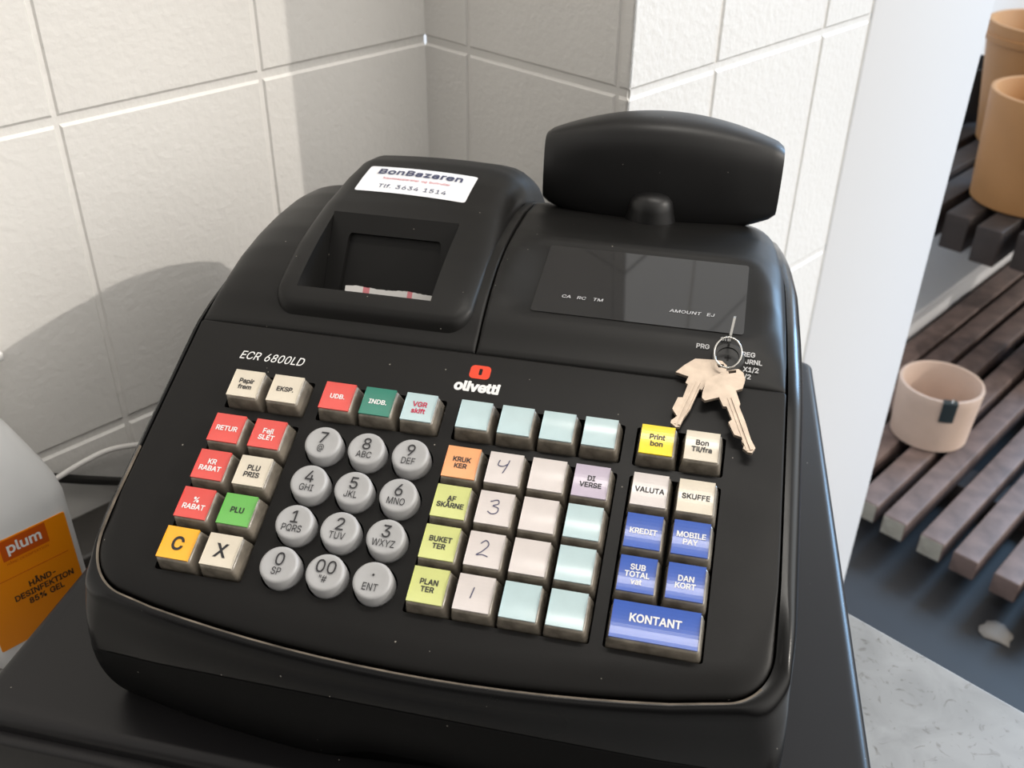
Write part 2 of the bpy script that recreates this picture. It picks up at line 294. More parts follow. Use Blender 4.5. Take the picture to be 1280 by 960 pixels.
# letter outlines: weight -> character -> [advance, outline, outline, ...]
GLYPHS = {
 'r': {
  "\"": [160,[1,70,256,33,256,37,157,66,157],[1,127,256,90,256,94,157,123,157]],
  "#": [220,[1,130,68,119,-2,149,-2,160,68,197,68,202,98,165,98,174,156,212,156,217,186,179,186,191,256,161,256,150,186,90,186,101,256,72,256,60,186,23,186,18,156,55,156,46,98,8,98,3,68,41,68,29,-2,59,-2,71,68],[0,135,98,75,98,85,156,145,156]],
  "%": [338,[1,296,20,300,29,302,38,302,69,300,79,297,87,292,95,286,101,279,107,271,111,261,114,240,114,231,111,222,107,215,101,209,95,204,87,201,79,199,69,198,60,198,48,199,38,201,29,204,20,209,13,215,6,222,1,230,-4,240,-6,251,-7,261,-6,270,-4,279,1,286,6,292,13],[1,77,260,68,257,59,253,52,247,46,241,41,233,38,225,36,216,35,206,35,194,36,184,38,175,41,167,46,159,52,152,59,147,68,143,77,140,88,139,98,140,108,143,116,147,123,152,129,159,134,167,137,175,139,184,140,194,140,206,139,216,137,225,134,233,129,241,123,247,116,253,108,257,98,260],[1,240,256,62,-2,96,-2,274,256],[0,270,74,272,67,272,40,270,34,267,28,263,23,258,20,251,19,243,20,238,23,234,28,231,34,229,40,228,48,228,60,229,67,231,74,234,80,238,84,243,87,251,88,258,87,263,84,267,80],[0,81,233,88,234,95,233,101,231,105,226,107,220,109,213,110,206,110,194,109,186,107,180,104,174,100,169,95,167,88,166,80,167,75,169,71,174,68,180,66,186,66,213,68,220,71,226,75,231]],
  "&": [224,[1,59,145,65,138,41,119,33,111,27,104,22,96,18,87,16,77,15,67,16,53,20,41,25,30,33,20,43,11,54,4,67,-1,82,-4,98,-5,111,-5,124,-2,136,1,148,7,159,14,164,18,181,-2,223,-2,186,43,187,45,192,52,196,61,200,71,203,83,205,97,206,114,173,114,172,99,170,87,166,76,163,70,112,132,129,145,147,161,152,167,156,173,162,187,164,202,163,212,160,222,156,231,150,239,143,246,134,251,124,255,112,258,100,259,88,258,76,255,66,251,57,245,50,238,44,230,39,221,37,210,36,199,36,189,38,180,42,171,47,163,52,154],[0,125,31,116,28,106,26,96,25,88,26,80,28,73,30,66,34,61,39,56,45,53,51,51,58,50,66,51,73,53,80,57,86,62,93,69,100,78,107,86,113,143,44,142,42,133,36],[0,117,177,107,169,92,158,86,165,74,182,72,188,70,199,72,210,74,215,77,219,85,225,90,227,95,228,109,228,116,225,121,221,126,216,128,210,129,202,129,197,127,193,126,188]],
  ",": [94,[1,71,38,32,38,16,-62,44,-62]],
  "-": [227,[1,55,92,170,92,170,124,55,124]],
  ".": [94,[1,73,20,72,27,69,33,65,38,60,42,54,45,41,45,35,42,30,38,26,33,24,27,23,20,24,14,26,8,30,3,35,-1,41,-3,48,-4,54,-3,60,-1,65,3,69,8,72,14]],
  "/": [125,[1,5,-40,37,-40,120,268,88,268]],
  "0": [227,[1,113,260,95,258,79,253,64,244,51,232,41,216,33,198,27,177,23,153,22,127,23,101,27,77,33,56,41,38,51,23,64,10,78,2,95,-4,113,-5,132,-4,148,2,163,10,175,23,186,38,194,56,200,77,203,101,205,127,203,153,200,177,194,198,186,216,175,232,163,244,148,253,132,258],[0,158,59,152,47,144,38,135,32,125,28,113,27,102,28,92,32,83,38,75,47,69,59,63,72,60,89,57,107,57,148,60,166,63,182,69,196,75,207,83,216,92,223,102,226,113,228,125,226,135,223,144,216,152,207,158,196,163,182,167,166,169,148,170,127,169,107,167,89,163,72]],
  "1": [227,[1,140,29,140,256,99,256,41,214,41,175,104,221,104,29,36,29,36,-2,197,-2,197,29]],
  "2": [227,[1,165,243,154,250,141,255,127,259,112,260,97,259,83,255,71,250,59,242,49,233,41,222,35,210,32,196,31,179,65,179,66,190,68,198,71,206,75,212,81,218,87,222,94,225,103,227,112,228,120,227,136,223,142,219,148,214,152,208,155,202,157,194,158,186,158,178,154,164,150,157,145,150,140,142,116,116,30,25,30,-2,197,-2,197,30,79,30,135,88,170,128,177,139,183,149,187,158,190,167,192,177,193,186,191,200,188,212,182,224,175,234]],
  "3": [227,[1,100,27,91,29,83,31,76,35,70,39,65,45,61,51,58,58,56,68,20,68,22,52,27,39,33,27,42,18,53,9,66,3,79,-2,94,-4,109,-5,126,-4,141,-1,155,4,168,12,178,21,187,32,193,44,197,58,198,72,197,87,193,100,187,112,179,123,168,132,155,140,140,145,124,147,114,147,188,230,188,256,33,256,33,224,141,224,76,150,76,122,100,122,114,121,126,119,136,115,145,110,151,104,156,97,160,89,162,81,163,72,162,63,159,55,156,48,150,41,144,36,137,32,128,29,109,27]],
  "4": [227,[1,173,83,173,161,139,161,139,83,57,83,159,256,122,256,18,80,18,51,139,51,139,-2,173,-2,173,51,209,51,209,83]],
  "5": [227,[1,77,129,84,132,92,135,101,136,119,136,128,133,136,129,144,124,150,117,155,110,159,101,161,91,162,81,161,71,159,62,155,53,150,46,144,39,137,34,129,30,120,28,111,27,102,27,95,29,87,32,75,40,67,52,64,58,63,67,28,67,30,52,34,40,40,29,48,19,58,11,69,4,82,-1,96,-4,111,-5,127,-4,142,0,155,6,167,14,178,25,186,37,192,51,196,65,197,82,197,94,195,105,191,116,187,126,181,136,174,144,166,151,157,157,148,162,137,166,126,168,115,169,97,167,88,164,80,161,73,157,69,154,77,224,185,224,185,256,46,256,31,125,65,121,71,126]],
  "6": [227,[1,177,24,186,35,192,49,195,63,196,79,195,94,192,108,187,121,179,132,170,141,159,149,146,155,133,158,117,159,110,159,103,157,94,154,165,256,125,256,67,171,55,152,45,135,38,120,33,107,31,94,30,81,31,65,35,50,40,36,49,24,58,14,70,6,83,-1,98,-4,113,-5,129,-4,143,-1,156,5,168,14],[0,151,113,155,106,159,98,161,88,162,79,161,69,159,60,151,44,145,38,138,33,131,29,122,27,113,26,104,27,96,29,88,33,81,38,75,44,67,60,65,69,64,79,65,89,67,98,71,106,75,113,81,119,88,124,96,128,104,130,113,131,122,130,131,128,138,124,145,119]],
  "7": [227,[1,29,256,29,224,159,224,45,-2,84,-2,197,224,197,256]],
  "8": [227,[1,169,128,160,132,155,133,163,136,173,143,181,153,188,164,192,177,193,190,192,203,188,215,182,226,175,236,165,244,154,251,141,256,128,259,113,260,98,259,85,256,72,251,61,244,51,236,44,226,38,215,34,203,33,190,34,177,38,164,45,153,53,143,64,136,72,133,66,132,57,128,49,122,42,115,36,107,31,98,27,89,25,78,24,68,25,54,29,41,35,30,44,20,54,11,67,4,81,-1,96,-4,113,-5,130,-4,145,-1,159,4,172,11,182,20,191,30,197,41,201,54,202,68,202,78,199,89,195,98,190,107,184,115,177,122],[0,60,61,60,78,63,86,67,93,72,100,78,105,85,110,94,113,103,115,113,116,123,115,132,113,141,110,148,105,154,100,159,93,163,86,166,78,166,61,160,47,155,41,149,36,142,32,133,29,124,27,103,27,93,29,84,32,77,36,71,41,66,47],[0,71,203,74,209,78,215,83,219,90,223,97,226,113,228,130,226,137,223,143,219,148,215,152,209,155,203,157,196,158,188,157,180,155,173,152,166,148,161,142,156,136,152,129,149,122,147,105,147,97,149,90,152,83,156,78,161,74,166,71,173,69,180,68,188,69,196]],
  "9": [227,[1,49,231,41,219,35,206,31,191,30,176,31,160,34,146,40,133,47,122,57,113,68,105,80,100,94,96,109,95,123,97,132,100,61,-2,101,-2,159,83,172,102,181,119,188,134,193,148,196,161,196,173,195,190,192,204,186,218,178,230,168,240,156,249,143,255,129,259,113,260,98,259,83,255,70,249,59,241],[0,145,216,151,210,155,203,159,194,161,185,162,175,161,165,159,157,155,148,151,141,145,135,138,130,131,127,122,124,104,124,88,130,81,135,76,141,71,149,67,157,65,166,65,186,67,194,71,203,76,210,81,216,88,221,96,225,104,227,113,228,122,227,131,225,138,221]],
  "@": [338,[1,272,35,266,32,253,32,248,35,244,38,241,43,239,49,239,169,208,169,208,156,206,159,200,163,193,167,185,171,176,173,165,174,151,172,139,169,127,163,117,155,109,145,102,133,96,120,93,106,92,91,93,76,96,61,100,47,106,35,114,25,124,16,136,10,149,6,163,4,176,5,186,8,195,13,203,19,208,26,210,30,211,27,214,21,219,16,225,12,231,9,238,6,258,3,271,4,281,7,291,13,298,19,304,28,309,37,313,48,316,59,318,71,320,108,319,126,316,143,310,160,303,176,294,191,283,205,269,217,254,228,237,236,218,243,197,247,174,248,151,247,129,243,109,237,91,229,74,218,60,205,47,191,37,174,29,155,23,135,19,113,18,90,19,65,23,43,29,22,37,4,47,-13,60,-28,75,-40,91,-51,110,-59,131,-65,153,-68,178,-70,206,-67,233,-62,255,-55,246,-27,229,-32,205,-38,179,-41,159,-40,140,-37,124,-32,109,-25,95,-17,84,-7,74,5,66,18,59,34,55,51,52,69,51,89,52,109,55,127,59,144,66,159,74,173,83,185,95,195,107,203,122,210,138,215,155,218,174,219,192,218,209,215,224,210,238,203,250,195,260,185,269,174,276,162,281,150,285,136,288,122,289,108,288,91,287,76,286,64,284,54,281,45,277,39],[0,128,119,132,126,137,132,143,137,149,141,157,143,165,144,175,143,183,142,190,139,195,135,200,130,204,124,207,115,208,105,209,92,207,69,204,60,201,52,196,46,190,41,183,37,175,35,165,34,155,35,147,38,141,42,135,48,131,55,127,63,125,73,123,82,123,102,125,110]],
  "A": [240,[1,171,69,196,-2,234,-2,139,256,99,256,5,-2,44,-2,69,69],[0,159,101,80,101,97,151,108,185,119,221,130,185,142,151]],
  "B": [228,[1,173,137,179,141,185,146,191,152,195,159,198,167,200,176,201,187,200,199,197,211,192,222,185,232,176,240,165,247,152,252,137,255,121,256,28,256,28,-2,123,-2,142,-1,159,2,173,7,185,14,195,22,202,32,207,43,210,55,211,68,210,81,207,92,203,103,197,111,190,119,183,124,174,129,166,132,161,133,165,134],[0,122,31,64,31,64,113,134,113,144,111,152,107,159,103,165,97,170,91,173,84,175,76,176,68,174,58,170,49,164,41,154,35,140,32],[0,120,224,135,223,146,219,155,213,161,205,165,196,166,186,165,178,163,171,160,164,150,154,143,150,136,147,128,145,64,145,64,224]],
  "C": [255,[1,149,224,157,223,171,217,177,213,183,208,193,196,197,189,200,182,203,172,239,172,235,187,231,199,226,210,219,220,211,229,202,237,193,244,182,250,171,254,159,257,146,259,134,260,112,258,92,253,74,244,58,231,44,216,33,197,25,176,20,153,18,127,20,101,25,78,33,57,44,38,58,23,74,11,92,2,112,-4,134,-5,147,-5,159,-3,171,0,182,5,193,11,202,17,211,25,219,34,226,44,231,55,236,67,239,82,203,82,200,73,197,65,193,58,188,52,183,47,177,42,171,38,157,32,149,30,134,28,119,30,106,34,93,40,82,49,72,60,64,73,58,89,55,107,54,127,55,147,58,165,64,181,72,195,82,206,93,214,105,221,119,225,134,226,142,226]],
  "D": [251,[1,134,0,157,5,176,14,193,26,207,41,218,58,226,79,231,102,233,128,231,153,226,176,219,196,208,214,194,229,177,241,158,250,137,255,113,256,28,256,28,-2,109,-2],[0,159,212,171,204,180,193,188,179,193,164,196,147,198,128,196,108,193,91,188,75,180,62,170,51,158,42,143,36,127,32,107,31,64,31,64,224,110,224,129,223,145,219]],
  "E": [209,[1,64,224,188,224,188,256,28,256,28,-2,190,-2,190,31,64,31,64,112,180,112,180,145,64,145]],
  "F": [205,[1,64,224,187,224,187,256,28,256,28,-2,64,-2,64,109,175,109,175,141,64,141]],
  "G": [260,[1,149,224,157,222,164,220,171,216,177,212,187,202,192,195,196,189,199,182,203,172,240,172,236,187,232,198,226,209,220,219,212,228,203,236,193,243,182,249,171,254,159,257,146,259,132,260,111,258,91,253,73,244,57,231,44,216,33,197,25,176,20,153,18,127,20,101,25,78,33,57,44,39,57,23,74,11,92,2,112,-4,134,-5,154,-4,172,0,189,8,204,18,217,30,227,44,235,61,239,80,241,100,241,130,139,130,139,98,205,99,204,87,201,74,196,63,190,52,181,44,171,37,160,32,148,29,134,28,120,30,106,34,93,40,82,49,72,60,64,73,58,89,55,107,54,127,55,147,58,165,64,181,72,195,82,206,93,215,105,221,118,225,133,226]],
  "H": [258,[1,194,146,64,146,64,256,28,256,28,-2,64,-2,64,114,194,114,194,-2,230,-2,230,256,194,256]],
  "I": [150,[1,14,224,57,224,57,31,14,31,14,-2,137,-2,137,31,93,31,93,224,137,224,137,256,14,256]],
  "J": [198,[1,122,39,114,32,104,28,93,27,81,28,71,32,62,39,56,47,52,59,51,73,51,88,15,88,15,73,17,50,24,30,36,15,52,4,71,-3,93,-5,114,-3,133,4,148,15,161,30,168,50,170,73,170,256,134,256,134,73,133,59,129,47]],
  "K": [233,[1,64,-2,64,83,99,119,185,-2,228,-2,124,144,228,256,181,256,104,173,86,153,68,132,64,127,64,256,28,256,28,-2]],
  "L": [196,[1,64,256,28,256,28,-2,183,-2,183,31,64,31]],
  "M": [314,[1,250,163,250,-2,286,-2,286,256,237,256,174,94,169,80,163,61,157,43,152,62,146,80,140,94,77,256,28,256,28,-2,63,-2,63,164,62,186,62,205,63,203,78,160,83,145,142,-2,172,-2,230,145,236,160,243,181,251,204,251,184]],
  "N": [262,[1,192,-2,234,-2,234,256,197,256,197,97,198,79,198,54,199,48,196,54,183,76,173,92,69,256,28,256,28,-2,64,-2,64,164,63,192,62,207,72,190,87,164,99,144]],
  "O": [267,[1,133,260,112,258,92,253,74,244,58,231,44,216,33,197,25,176,20,153,18,127,20,101,25,78,33,57,44,38,58,23,74,11,92,2,112,-4,133,-5,155,-4,175,2,193,11,209,23,223,38,234,57,242,78,247,101,249,127,247,153,242,176,234,197,223,216,209,231,193,244,175,253,155,258],[0,194,59,185,48,174,40,161,33,148,30,133,28,119,30,106,33,93,40,82,48,72,60,64,73,59,89,55,107,54,127,55,147,59,165,64,181,72,195,82,206,93,215,106,221,119,225,133,226,148,225,161,221,174,215,185,206,194,195,202,181,208,166,212,147,213,127,212,107,208,89,202,73]],
  "P": [222,[1,153,96,167,102,179,110,189,120,197,132,202,145,205,159,206,174,205,189,202,203,197,216,189,227,179,237,167,245,153,252,136,255,118,256,28,256,28,-2,64,-2,64,91,118,91,136,92],[0,116,224,128,223,139,221,147,218,155,213,160,207,165,200,168,192,170,183,170,164,168,156,165,148,160,141,155,135,148,130,139,126,128,124,116,123,64,123,64,224]],
  "Q": [267,[1,20,153,18,127,20,101,25,78,33,57,44,38,58,23,74,11,92,2,112,-4,133,-5,155,-4,175,2,178,3,199,-26,238,-26,204,19,209,23,223,38,234,57,242,78,247,101,249,127,247,153,242,176,234,197,223,216,209,231,193,244,175,253,155,258,133,260,112,258,92,253,74,244,58,231,44,216,33,197,25,176],[0,106,33,93,40,82,48,72,60,64,73,59,89,55,107,54,127,55,147,59,165,64,181,72,195,82,206,93,215,106,221,119,225,133,226,148,225,161,221,174,215,185,206,194,195,202,181,208,166,212,147,213,127,212,107,208,89,202,73,194,59,185,48,183,47,157,82,119,82,156,32,148,30,133,28,119,30]],
  "R": [224,[1,197,135,202,147,206,161,207,176,206,191,202,205,197,218,189,229,179,238,167,246,153,252,137,255,118,256,28,256,28,-2,64,-2,64,97,122,97,175,-2,217,-2,160,104,167,107,179,114,189,124],[0,116,224,129,223,139,221,148,218,155,213,161,208,165,201,168,194,170,185,171,176,170,167,168,159,165,151,161,145,155,139,148,135,139,132,129,130,64,130,64,224]],
  "S": [223,[1,26,170,32,155,42,143,55,133,72,124,91,118,122,109,147,100,154,97,160,93,168,83,170,77,171,70,170,61,167,54,163,47,157,41,150,36,142,32,133,29,123,27,102,27,84,31,76,35,69,39,63,45,59,52,56,60,54,70,17,70,19,54,24,41,30,29,39,18,50,10,63,3,78,-2,94,-5,112,-6,131,-5,147,-2,163,3,175,11,186,20,195,31,201,43,205,56,206,69,205,81,203,91,199,100,194,108,188,114,181,120,173,126,165,130,156,134,133,142,107,149,85,156,79,159,72,163,67,168,63,174,60,180,60,195,62,202,66,208,71,213,77,218,84,222,93,225,102,227,112,227,127,226,139,223,150,217,158,209,164,200,167,187,203,187,201,202,197,214,190,225,182,235,171,244,159,251,145,256,130,259,114,260,97,259,82,256,68,251,55,244,45,235,36,225,29,213,25,200,24,186]],
  "T": [224,[1,14,224,94,224,94,-2,130,-2,130,224,210,224,210,256,14,256]],
  "U": [259,[1,149,-5,167,-1,183,6,197,15,208,26,218,39,225,54,229,69,231,86,231,256,194,256,194,89,193,78,191,67,187,57,181,49,173,42,164,36,154,31,142,29,129,28,116,29,105,31,95,36,86,42,78,49,72,58,68,67,65,78,64,89,64,256,28,256,28,86,29,69,34,54,41,39,50,26,62,15,76,6,92,-1,110,-5,129,-6]],
  "V": [240,[1,121,33,110,69,98,104,44,256,5,256,101,-2,140,-2,234,256,196,256,143,104,132,70]],
  "W": [343,[1,239,73,233,98,191,256,152,256,110,98,104,73,98,47,97,41,95,47,90,73,84,98,43,256,6,256,76,-2,117,-2,161,161,169,197,171,208,174,195,182,161,226,-2,267,-2,337,256,300,256,259,98,253,73,247,47,246,41,245,47]],
  "X": [237,[1,190,-2,232,-2,139,131,227,256,186,256,148,201,134,182,124,165,119,155,113,165,104,182,91,201,53,256,11,256,99,130,5,-2,47,-2,92,64,105,82,114,97,119,105,123,97,132,81,144,64]],
  "Y": [236,[1,98,173,47,256,5,256,100,104,100,-2,136,-2,136,104,231,256,189,256,138,173,124,147,118,135,113,147]],
  "Z": [219,[1,202,31,107,31,76,30,61,30,69,39,86,63,200,230,200,256,18,256,18,224,143,224,158,225,151,216,135,194,19,24,19,-2,202,-2]],
  "a": [195,[1,62,107,54,105,45,102,31,94,25,88,20,82,16,74,14,64,13,54,14,42,17,31,22,21,29,13,37,6,46,1,57,-3,68,-6,90,-6,100,-4,116,2,122,6,127,11,136,23,136,-2,170,-2,170,139,167,151,163,161,158,169,151,176,144,182,136,186,120,192,97,194,87,194,76,192,66,190,56,186,47,181,38,175,30,167,24,157,18,144,51,135,54,141,60,149,65,153,75,159,82,162,89,163,106,163,113,162,119,159,124,156,128,152,132,147,134,142,135,136,136,127,134,121,132,119,128,118,123,116,117,115,89,112],[0,49,59,50,64,53,68,57,72,62,75,68,77,88,82,100,84,116,86,130,89,136,92,136,69,135,62,133,54,130,48,126,41,120,36,113,31,105,28,96,25,78,25,72,26,60,30,53,37,50,42,48,47,48,52]],
  "b": [212,[1,85,188,78,184,72,179,67,174,59,163,59,256,24,256,24,-2,58,-2,58,27,67,14,72,9,78,4,85,0,94,-3,104,-5,115,-6,130,-5,145,-1,158,6,169,16,179,27,187,41,193,57,196,75,197,94,196,114,192,131,187,147,179,161,169,173,158,182,144,189,130,193,115,194,103,194,93,192],[0,130,29,121,26,110,25,100,26,90,29,82,34,75,41,69,49,64,58,61,69,59,81,58,95,59,108,61,120,64,131,69,140,75,148,82,154,90,159,99,162,110,163,121,162,130,159,139,154,146,147,152,139,156,130,159,119,161,107,162,95,161,82,159,70,156,59,151,49,146,41,139,34]],
  "c": [198,[1,56,128,61,138,67,147,74,153,82,159,92,162,104,163,120,160,134,154,144,143,150,129,183,137,180,147,176,155,172,162,166,169,160,175,154,180,146,184,139,188,131,190,122,193,113,194,104,194,87,193,71,189,57,182,45,172,35,160,26,146,20,131,16,113,15,94,16,75,20,57,26,42,35,28,45,16,57,6,71,-1,87,-5,104,-6,113,-6,131,-2,147,4,161,14,167,20,177,34,181,42,184,53,151,61,144,45,134,35,121,28,104,25,92,26,82,29,74,35,67,41,61,50,56,59,53,70,51,82,50,94,51,106,53,118]],
  "d": [212,[1,98,194,82,193,68,189,55,182,43,173,34,161,26,147,20,131,16,114,15,94,16,75,20,57,25,41,33,27,43,16,55,6,68,-1,82,-5,98,-6,109,-5,119,-3,127,0,134,4,140,9,145,14,154,27,154,-2,188,-2,188,256,153,256,153,163,145,174,140,179,134,184,127,188,119,192,109,194],[0,122,29,113,26,102,25,92,26,82,29,74,34,67,41,61,49,56,59,53,70,51,82,50,95,51,107,53,119,56,130,61,139,66,147,74,154,82,159,91,162,102,163,113,162,122,159,131,154,138,148,143,140,148,131,151,120,153,108,154,95,153,81,151,69,148,58,143,49,137,41,130,34]],
  "e": [202,[1,103,194,86,193,70,189,56,181,44,172,34,160,26,146,20,130,16,112,15,93,16,75,20,57,26,42,34,28,45,16,57,6,72,-1,88,-5,106,-6,119,-5,131,-3,142,0,152,5,161,11,169,18,176,26,181,35,185,47,152,55,148,48,145,42,137,34,132,31,126,28,120,26,113,25,106,25,95,26,85,28,77,32,69,38,62,45,57,54,53,64,51,76,50,83,188,83,188,97,187,114,184,128,180,142,175,153,169,163,161,172,153,179,143,185,134,189,123,192,113,194],[0,130,155,137,149,143,142,147,133,150,124,152,113,152,112,50,112,51,115,53,125,56,134,61,142,67,149,74,155,83,159,92,162,103,163,113,162,122,160]],
  "f": [127,[1,107,234,115,232,124,262,111,265,94,267,84,266,75,264,67,261,59,257,52,251,46,244,42,236,39,226,38,216,38,192,1,192,1,162,38,162,38,-2,73,-2,73,162,116,162,116,192,73,192,73,209,75,224,79,229,83,232,89,234,97,235]],
  "g": [213,[1,118,-45,103,-47,85,-45,78,-42,72,-39,67,-36,62,-32,51,-18,23,-34,28,-43,33,-50,40,-57,47,-62,56,-68,66,-72,77,-75,90,-77,103,-77,119,-76,133,-74,146,-70,158,-64,168,-56,177,-46,183,-34,187,-20,188,-5,188,192,155,192,155,162,146,174,141,179,135,184,128,188,119,192,109,194,98,194,83,193,68,189,55,182,43,173,34,161,26,148,20,132,16,115,15,96,16,77,20,59,26,44,34,31,44,20,55,12,68,5,82,2,97,0,109,1,119,3,127,6,134,10,140,14,145,19,154,32,154,-3,152,-17,147,-28,140,-36,130,-42],[0,51,109,53,120,56,130,61,140,67,148,74,154,82,159,92,162,102,163,113,162,123,159,131,154,138,148,144,140,148,131,152,121,154,109,154,83,148,61,143,52,138,45,131,39,122,35,113,32,92,32,82,35,74,40,67,46,61,53,56,62,53,72,51,84,50,96]],
  "i": [83,[1,53,261,48,263,42,264,36,263,30,261,25,257,22,253,19,247,19,236,22,230,25,226,30,222,36,220,42,219,48,220,53,222,58,226,62,230,64,236,65,242,64,247,62,253,58,257],[1,24,192,24,-2,59,-2,59,192]],
  "j": [83,[1,62,230,64,236,65,242,64,247,62,253,58,257,53,261,48,263,42,264,36,263,30,261,25,257,22,253,19,247,18,242,19,236,22,230,25,226,30,222,36,220,42,219,48,220,53,222,58,226],[1,22,-29,19,-35,9,-41,-7,-41,-7,-73,14,-73,24,-70,33,-66,41,-61,48,-54,53,-46,56,-37,58,-26,59,-15,59,192,24,192,24,-23]],
  "k": [190,[1,184,191,141,192,59,108,59,256,24,256,24,-2,59,-2,59,69,77,86,146,-2,190,-2,103,108]],
  "l": [95,[1,93,0,86,29,80,28,68,28,64,30,62,32,60,36,59,42,59,256,24,256,24,42,26,29,29,18,35,9,44,2,56,-2,70,-3,81,-2]],
  "m": [305,[1,246,127,246,-2,280,-2,280,142,277,154,272,165,266,174,258,182,249,188,240,192,229,194,218,195,208,194,199,192,190,189,181,185,167,173,159,160,159,161,153,172,145,182,135,189,123,194,110,195,93,193,85,190,78,186,71,181,59,167,58,164,58,192,24,192,24,-2,59,-2,59,119,61,137,65,144,69,150,74,154,80,158,86,161,93,163,100,163,109,162,118,159,125,154,131,147,134,139,135,130,135,-2,170,-2,170,131,172,138,174,144,178,150,188,158,194,161,201,163,209,163,219,162,227,159,235,155,241,148,245,139]],
  "n": [205,[1,172,161,166,171,158,180,148,186,138,191,126,193,114,194,100,193,87,189,75,183,65,173,58,163,58,192,24,192,24,-2,59,-2,59,113,60,124,62,133,65,140,69,147,75,153,81,157,89,160,96,162,105,163,117,161,127,157,135,151,141,142,145,131,146,118,146,-2,181,-2,181,120,180,136,177,149]],
  "o": [208,[1,104,194,87,193,71,189,57,182,45,172,35,160,26,146,20,131,16,113,15,94,16,75,20,57,26,42,35,28,45,16,57,6,71,-1,87,-5,104,-6,121,-5,136,-1,150,6,163,16,173,28,181,42,188,57,191,75,193,94,191,113,188,131,181,146,173,160,163,172,150,182,136,189,121,193],[0,147,50,141,41,134,35,125,29,115,26,104,25,92,26,82,29,74,35,67,41,61,50,56,59,53,70,51,82,50,94,51,106,53,118,56,128,61,138,67,147,74,153,82,159,92,162,104,163,115,162,125,159,134,153,141,147,147,138,152,128,155,117,157,106,158,94,157,82,155,70,152,59]],
  "p": [212,[1,192,131,187,147,179,161,169,173,158,182,144,189,130,193,115,194,103,194,93,192,85,188,78,184,72,179,67,174,58,162,58,192,24,192,24,-73,59,-73,59,26,67,14,72,9,78,4,85,0,94,-3,104,-5,115,-6,130,-5,145,-1,158,6,169,16,179,27,187,41,193,57,196,75,197,94,196,114],[0,130,29,121,26,110,25,100,26,90,29,82,34,75,41,69,49,64,58,61,69,59,81,58,95,59,108,61,120,64,131,69,140,75,148,82,154,90,159,99,162,110,163,121,162,130,159,139,154,146,147,152,139,156,130,159,119,161,107,162,95,161,82,159,70,156,59,151,49,146,41,139,34]],
  "r": [130,[1,80,156,88,158,95,160,103,161,115,160,124,159,124,194,106,194,95,193,85,190,75,185,67,179,60,170,58,165,58,192,24,192,24,-2,59,-2,59,127,61,134,65,141,69,147,74,152]],
  "s": [182,[1,57,187,47,182,38,175,31,167,26,158,22,148,21,137,23,124,27,112,35,103,45,95,58,88,74,83,106,76,114,73,121,70,126,66,129,62,131,57,132,51,131,45,127,38,121,33,113,28,103,26,91,25,80,26,71,28,63,32,57,37,52,45,48,56,15,49,19,36,23,26,29,18,37,10,45,4,55,0,66,-3,78,-5,91,-6,105,-5,119,-3,131,1,141,7,150,14,158,22,163,32,167,42,168,53,166,66,162,77,155,87,144,95,131,102,115,107,86,113,77,116,69,119,63,123,59,127,57,133,56,139,57,145,61,151,67,157,74,161,83,163,94,164,105,163,113,161,120,156,125,151,129,145,133,136,165,143,161,155,151,171,144,178,137,183,128,188,118,192,106,194,94,194,80,193,68,191]],
  "t": [114,[1,69,-3,84,-4,96,-3,109,-1,102,29,92,28,85,27,78,28,73,29,70,32,67,36,65,49,65,162,104,162,104,192,65,192,65,238,30,238,30,192,1,192,1,162,30,162,30,46,32,32,37,19,45,9,55,2]],
  "u": [205,[1,100,27,88,28,78,32,70,39,64,48,60,59,59,72,59,192,24,192,24,69,25,54,28,40,33,28,39,18,47,10,56,4,67,-1,79,-4,91,-5,105,-3,118,0,130,7,140,16,147,27,147,-2,181,-2,181,192,146,192,146,76,145,66,143,57,140,49,130,37,124,33,116,30,109,28]],
  "v": [195,[1,97,37,95,44,85,78,44,192,6,192,80,-2,115,-2,189,192,151,192,110,78,99,44]],
  "x": [189,[1,98,67,114,42,142,-2,183,-2,113,96,180,192,140,192,115,154,99,128,96,121,91,128,75,154,51,192,11,192,76,97,7,-2,47,-2,76,42,91,67,95,73]],
  "z": [190,[1,124,159,19,24,19,-2,171,-2,171,30,66,30,168,165,168,192,22,192,22,159]],
  "\u00c5": [240,[1,164,322,160,329,155,335,150,340,143,345,136,348,128,350,120,351,112,350,104,348,97,345,90,340,84,335,80,329,76,322,74,314,73,306,74,298,76,291,80,284,84,278,90,272,96,268,104,264,112,262,128,262,136,264,150,272,160,284,164,291,166,298,166,314],[1,44,-2,69,69,171,69,196,-2,234,-2,139,256,99,256,5,-2],[0,159,101,80,101,97,151,108,185,119,221,130,185,142,151],[0,110,290,106,293,103,297,101,301,101,311,103,316,106,320,110,323,115,325,125,325,129,323,133,320,137,316,139,306,137,297,133,293,129,290,125,288,120,287,115,288]],
 },
 'b': {
  "\"": [160,[1,79,265,24,265,28,148,75,148],[1,137,265,81,265,86,148,132,148]],
  "#": [220,[1,119,59,108,-11,156,-11,168,59,205,59,213,107,175,107,182,147,220,147,227,195,190,195,201,265,154,265,142,195,100,195,112,265,64,265,53,195,15,195,7,147,45,147,38,107,0,107,-8,59,30,59,19,-11,67,-11,78,59],[0,127,107,86,107,93,147,134,147]],
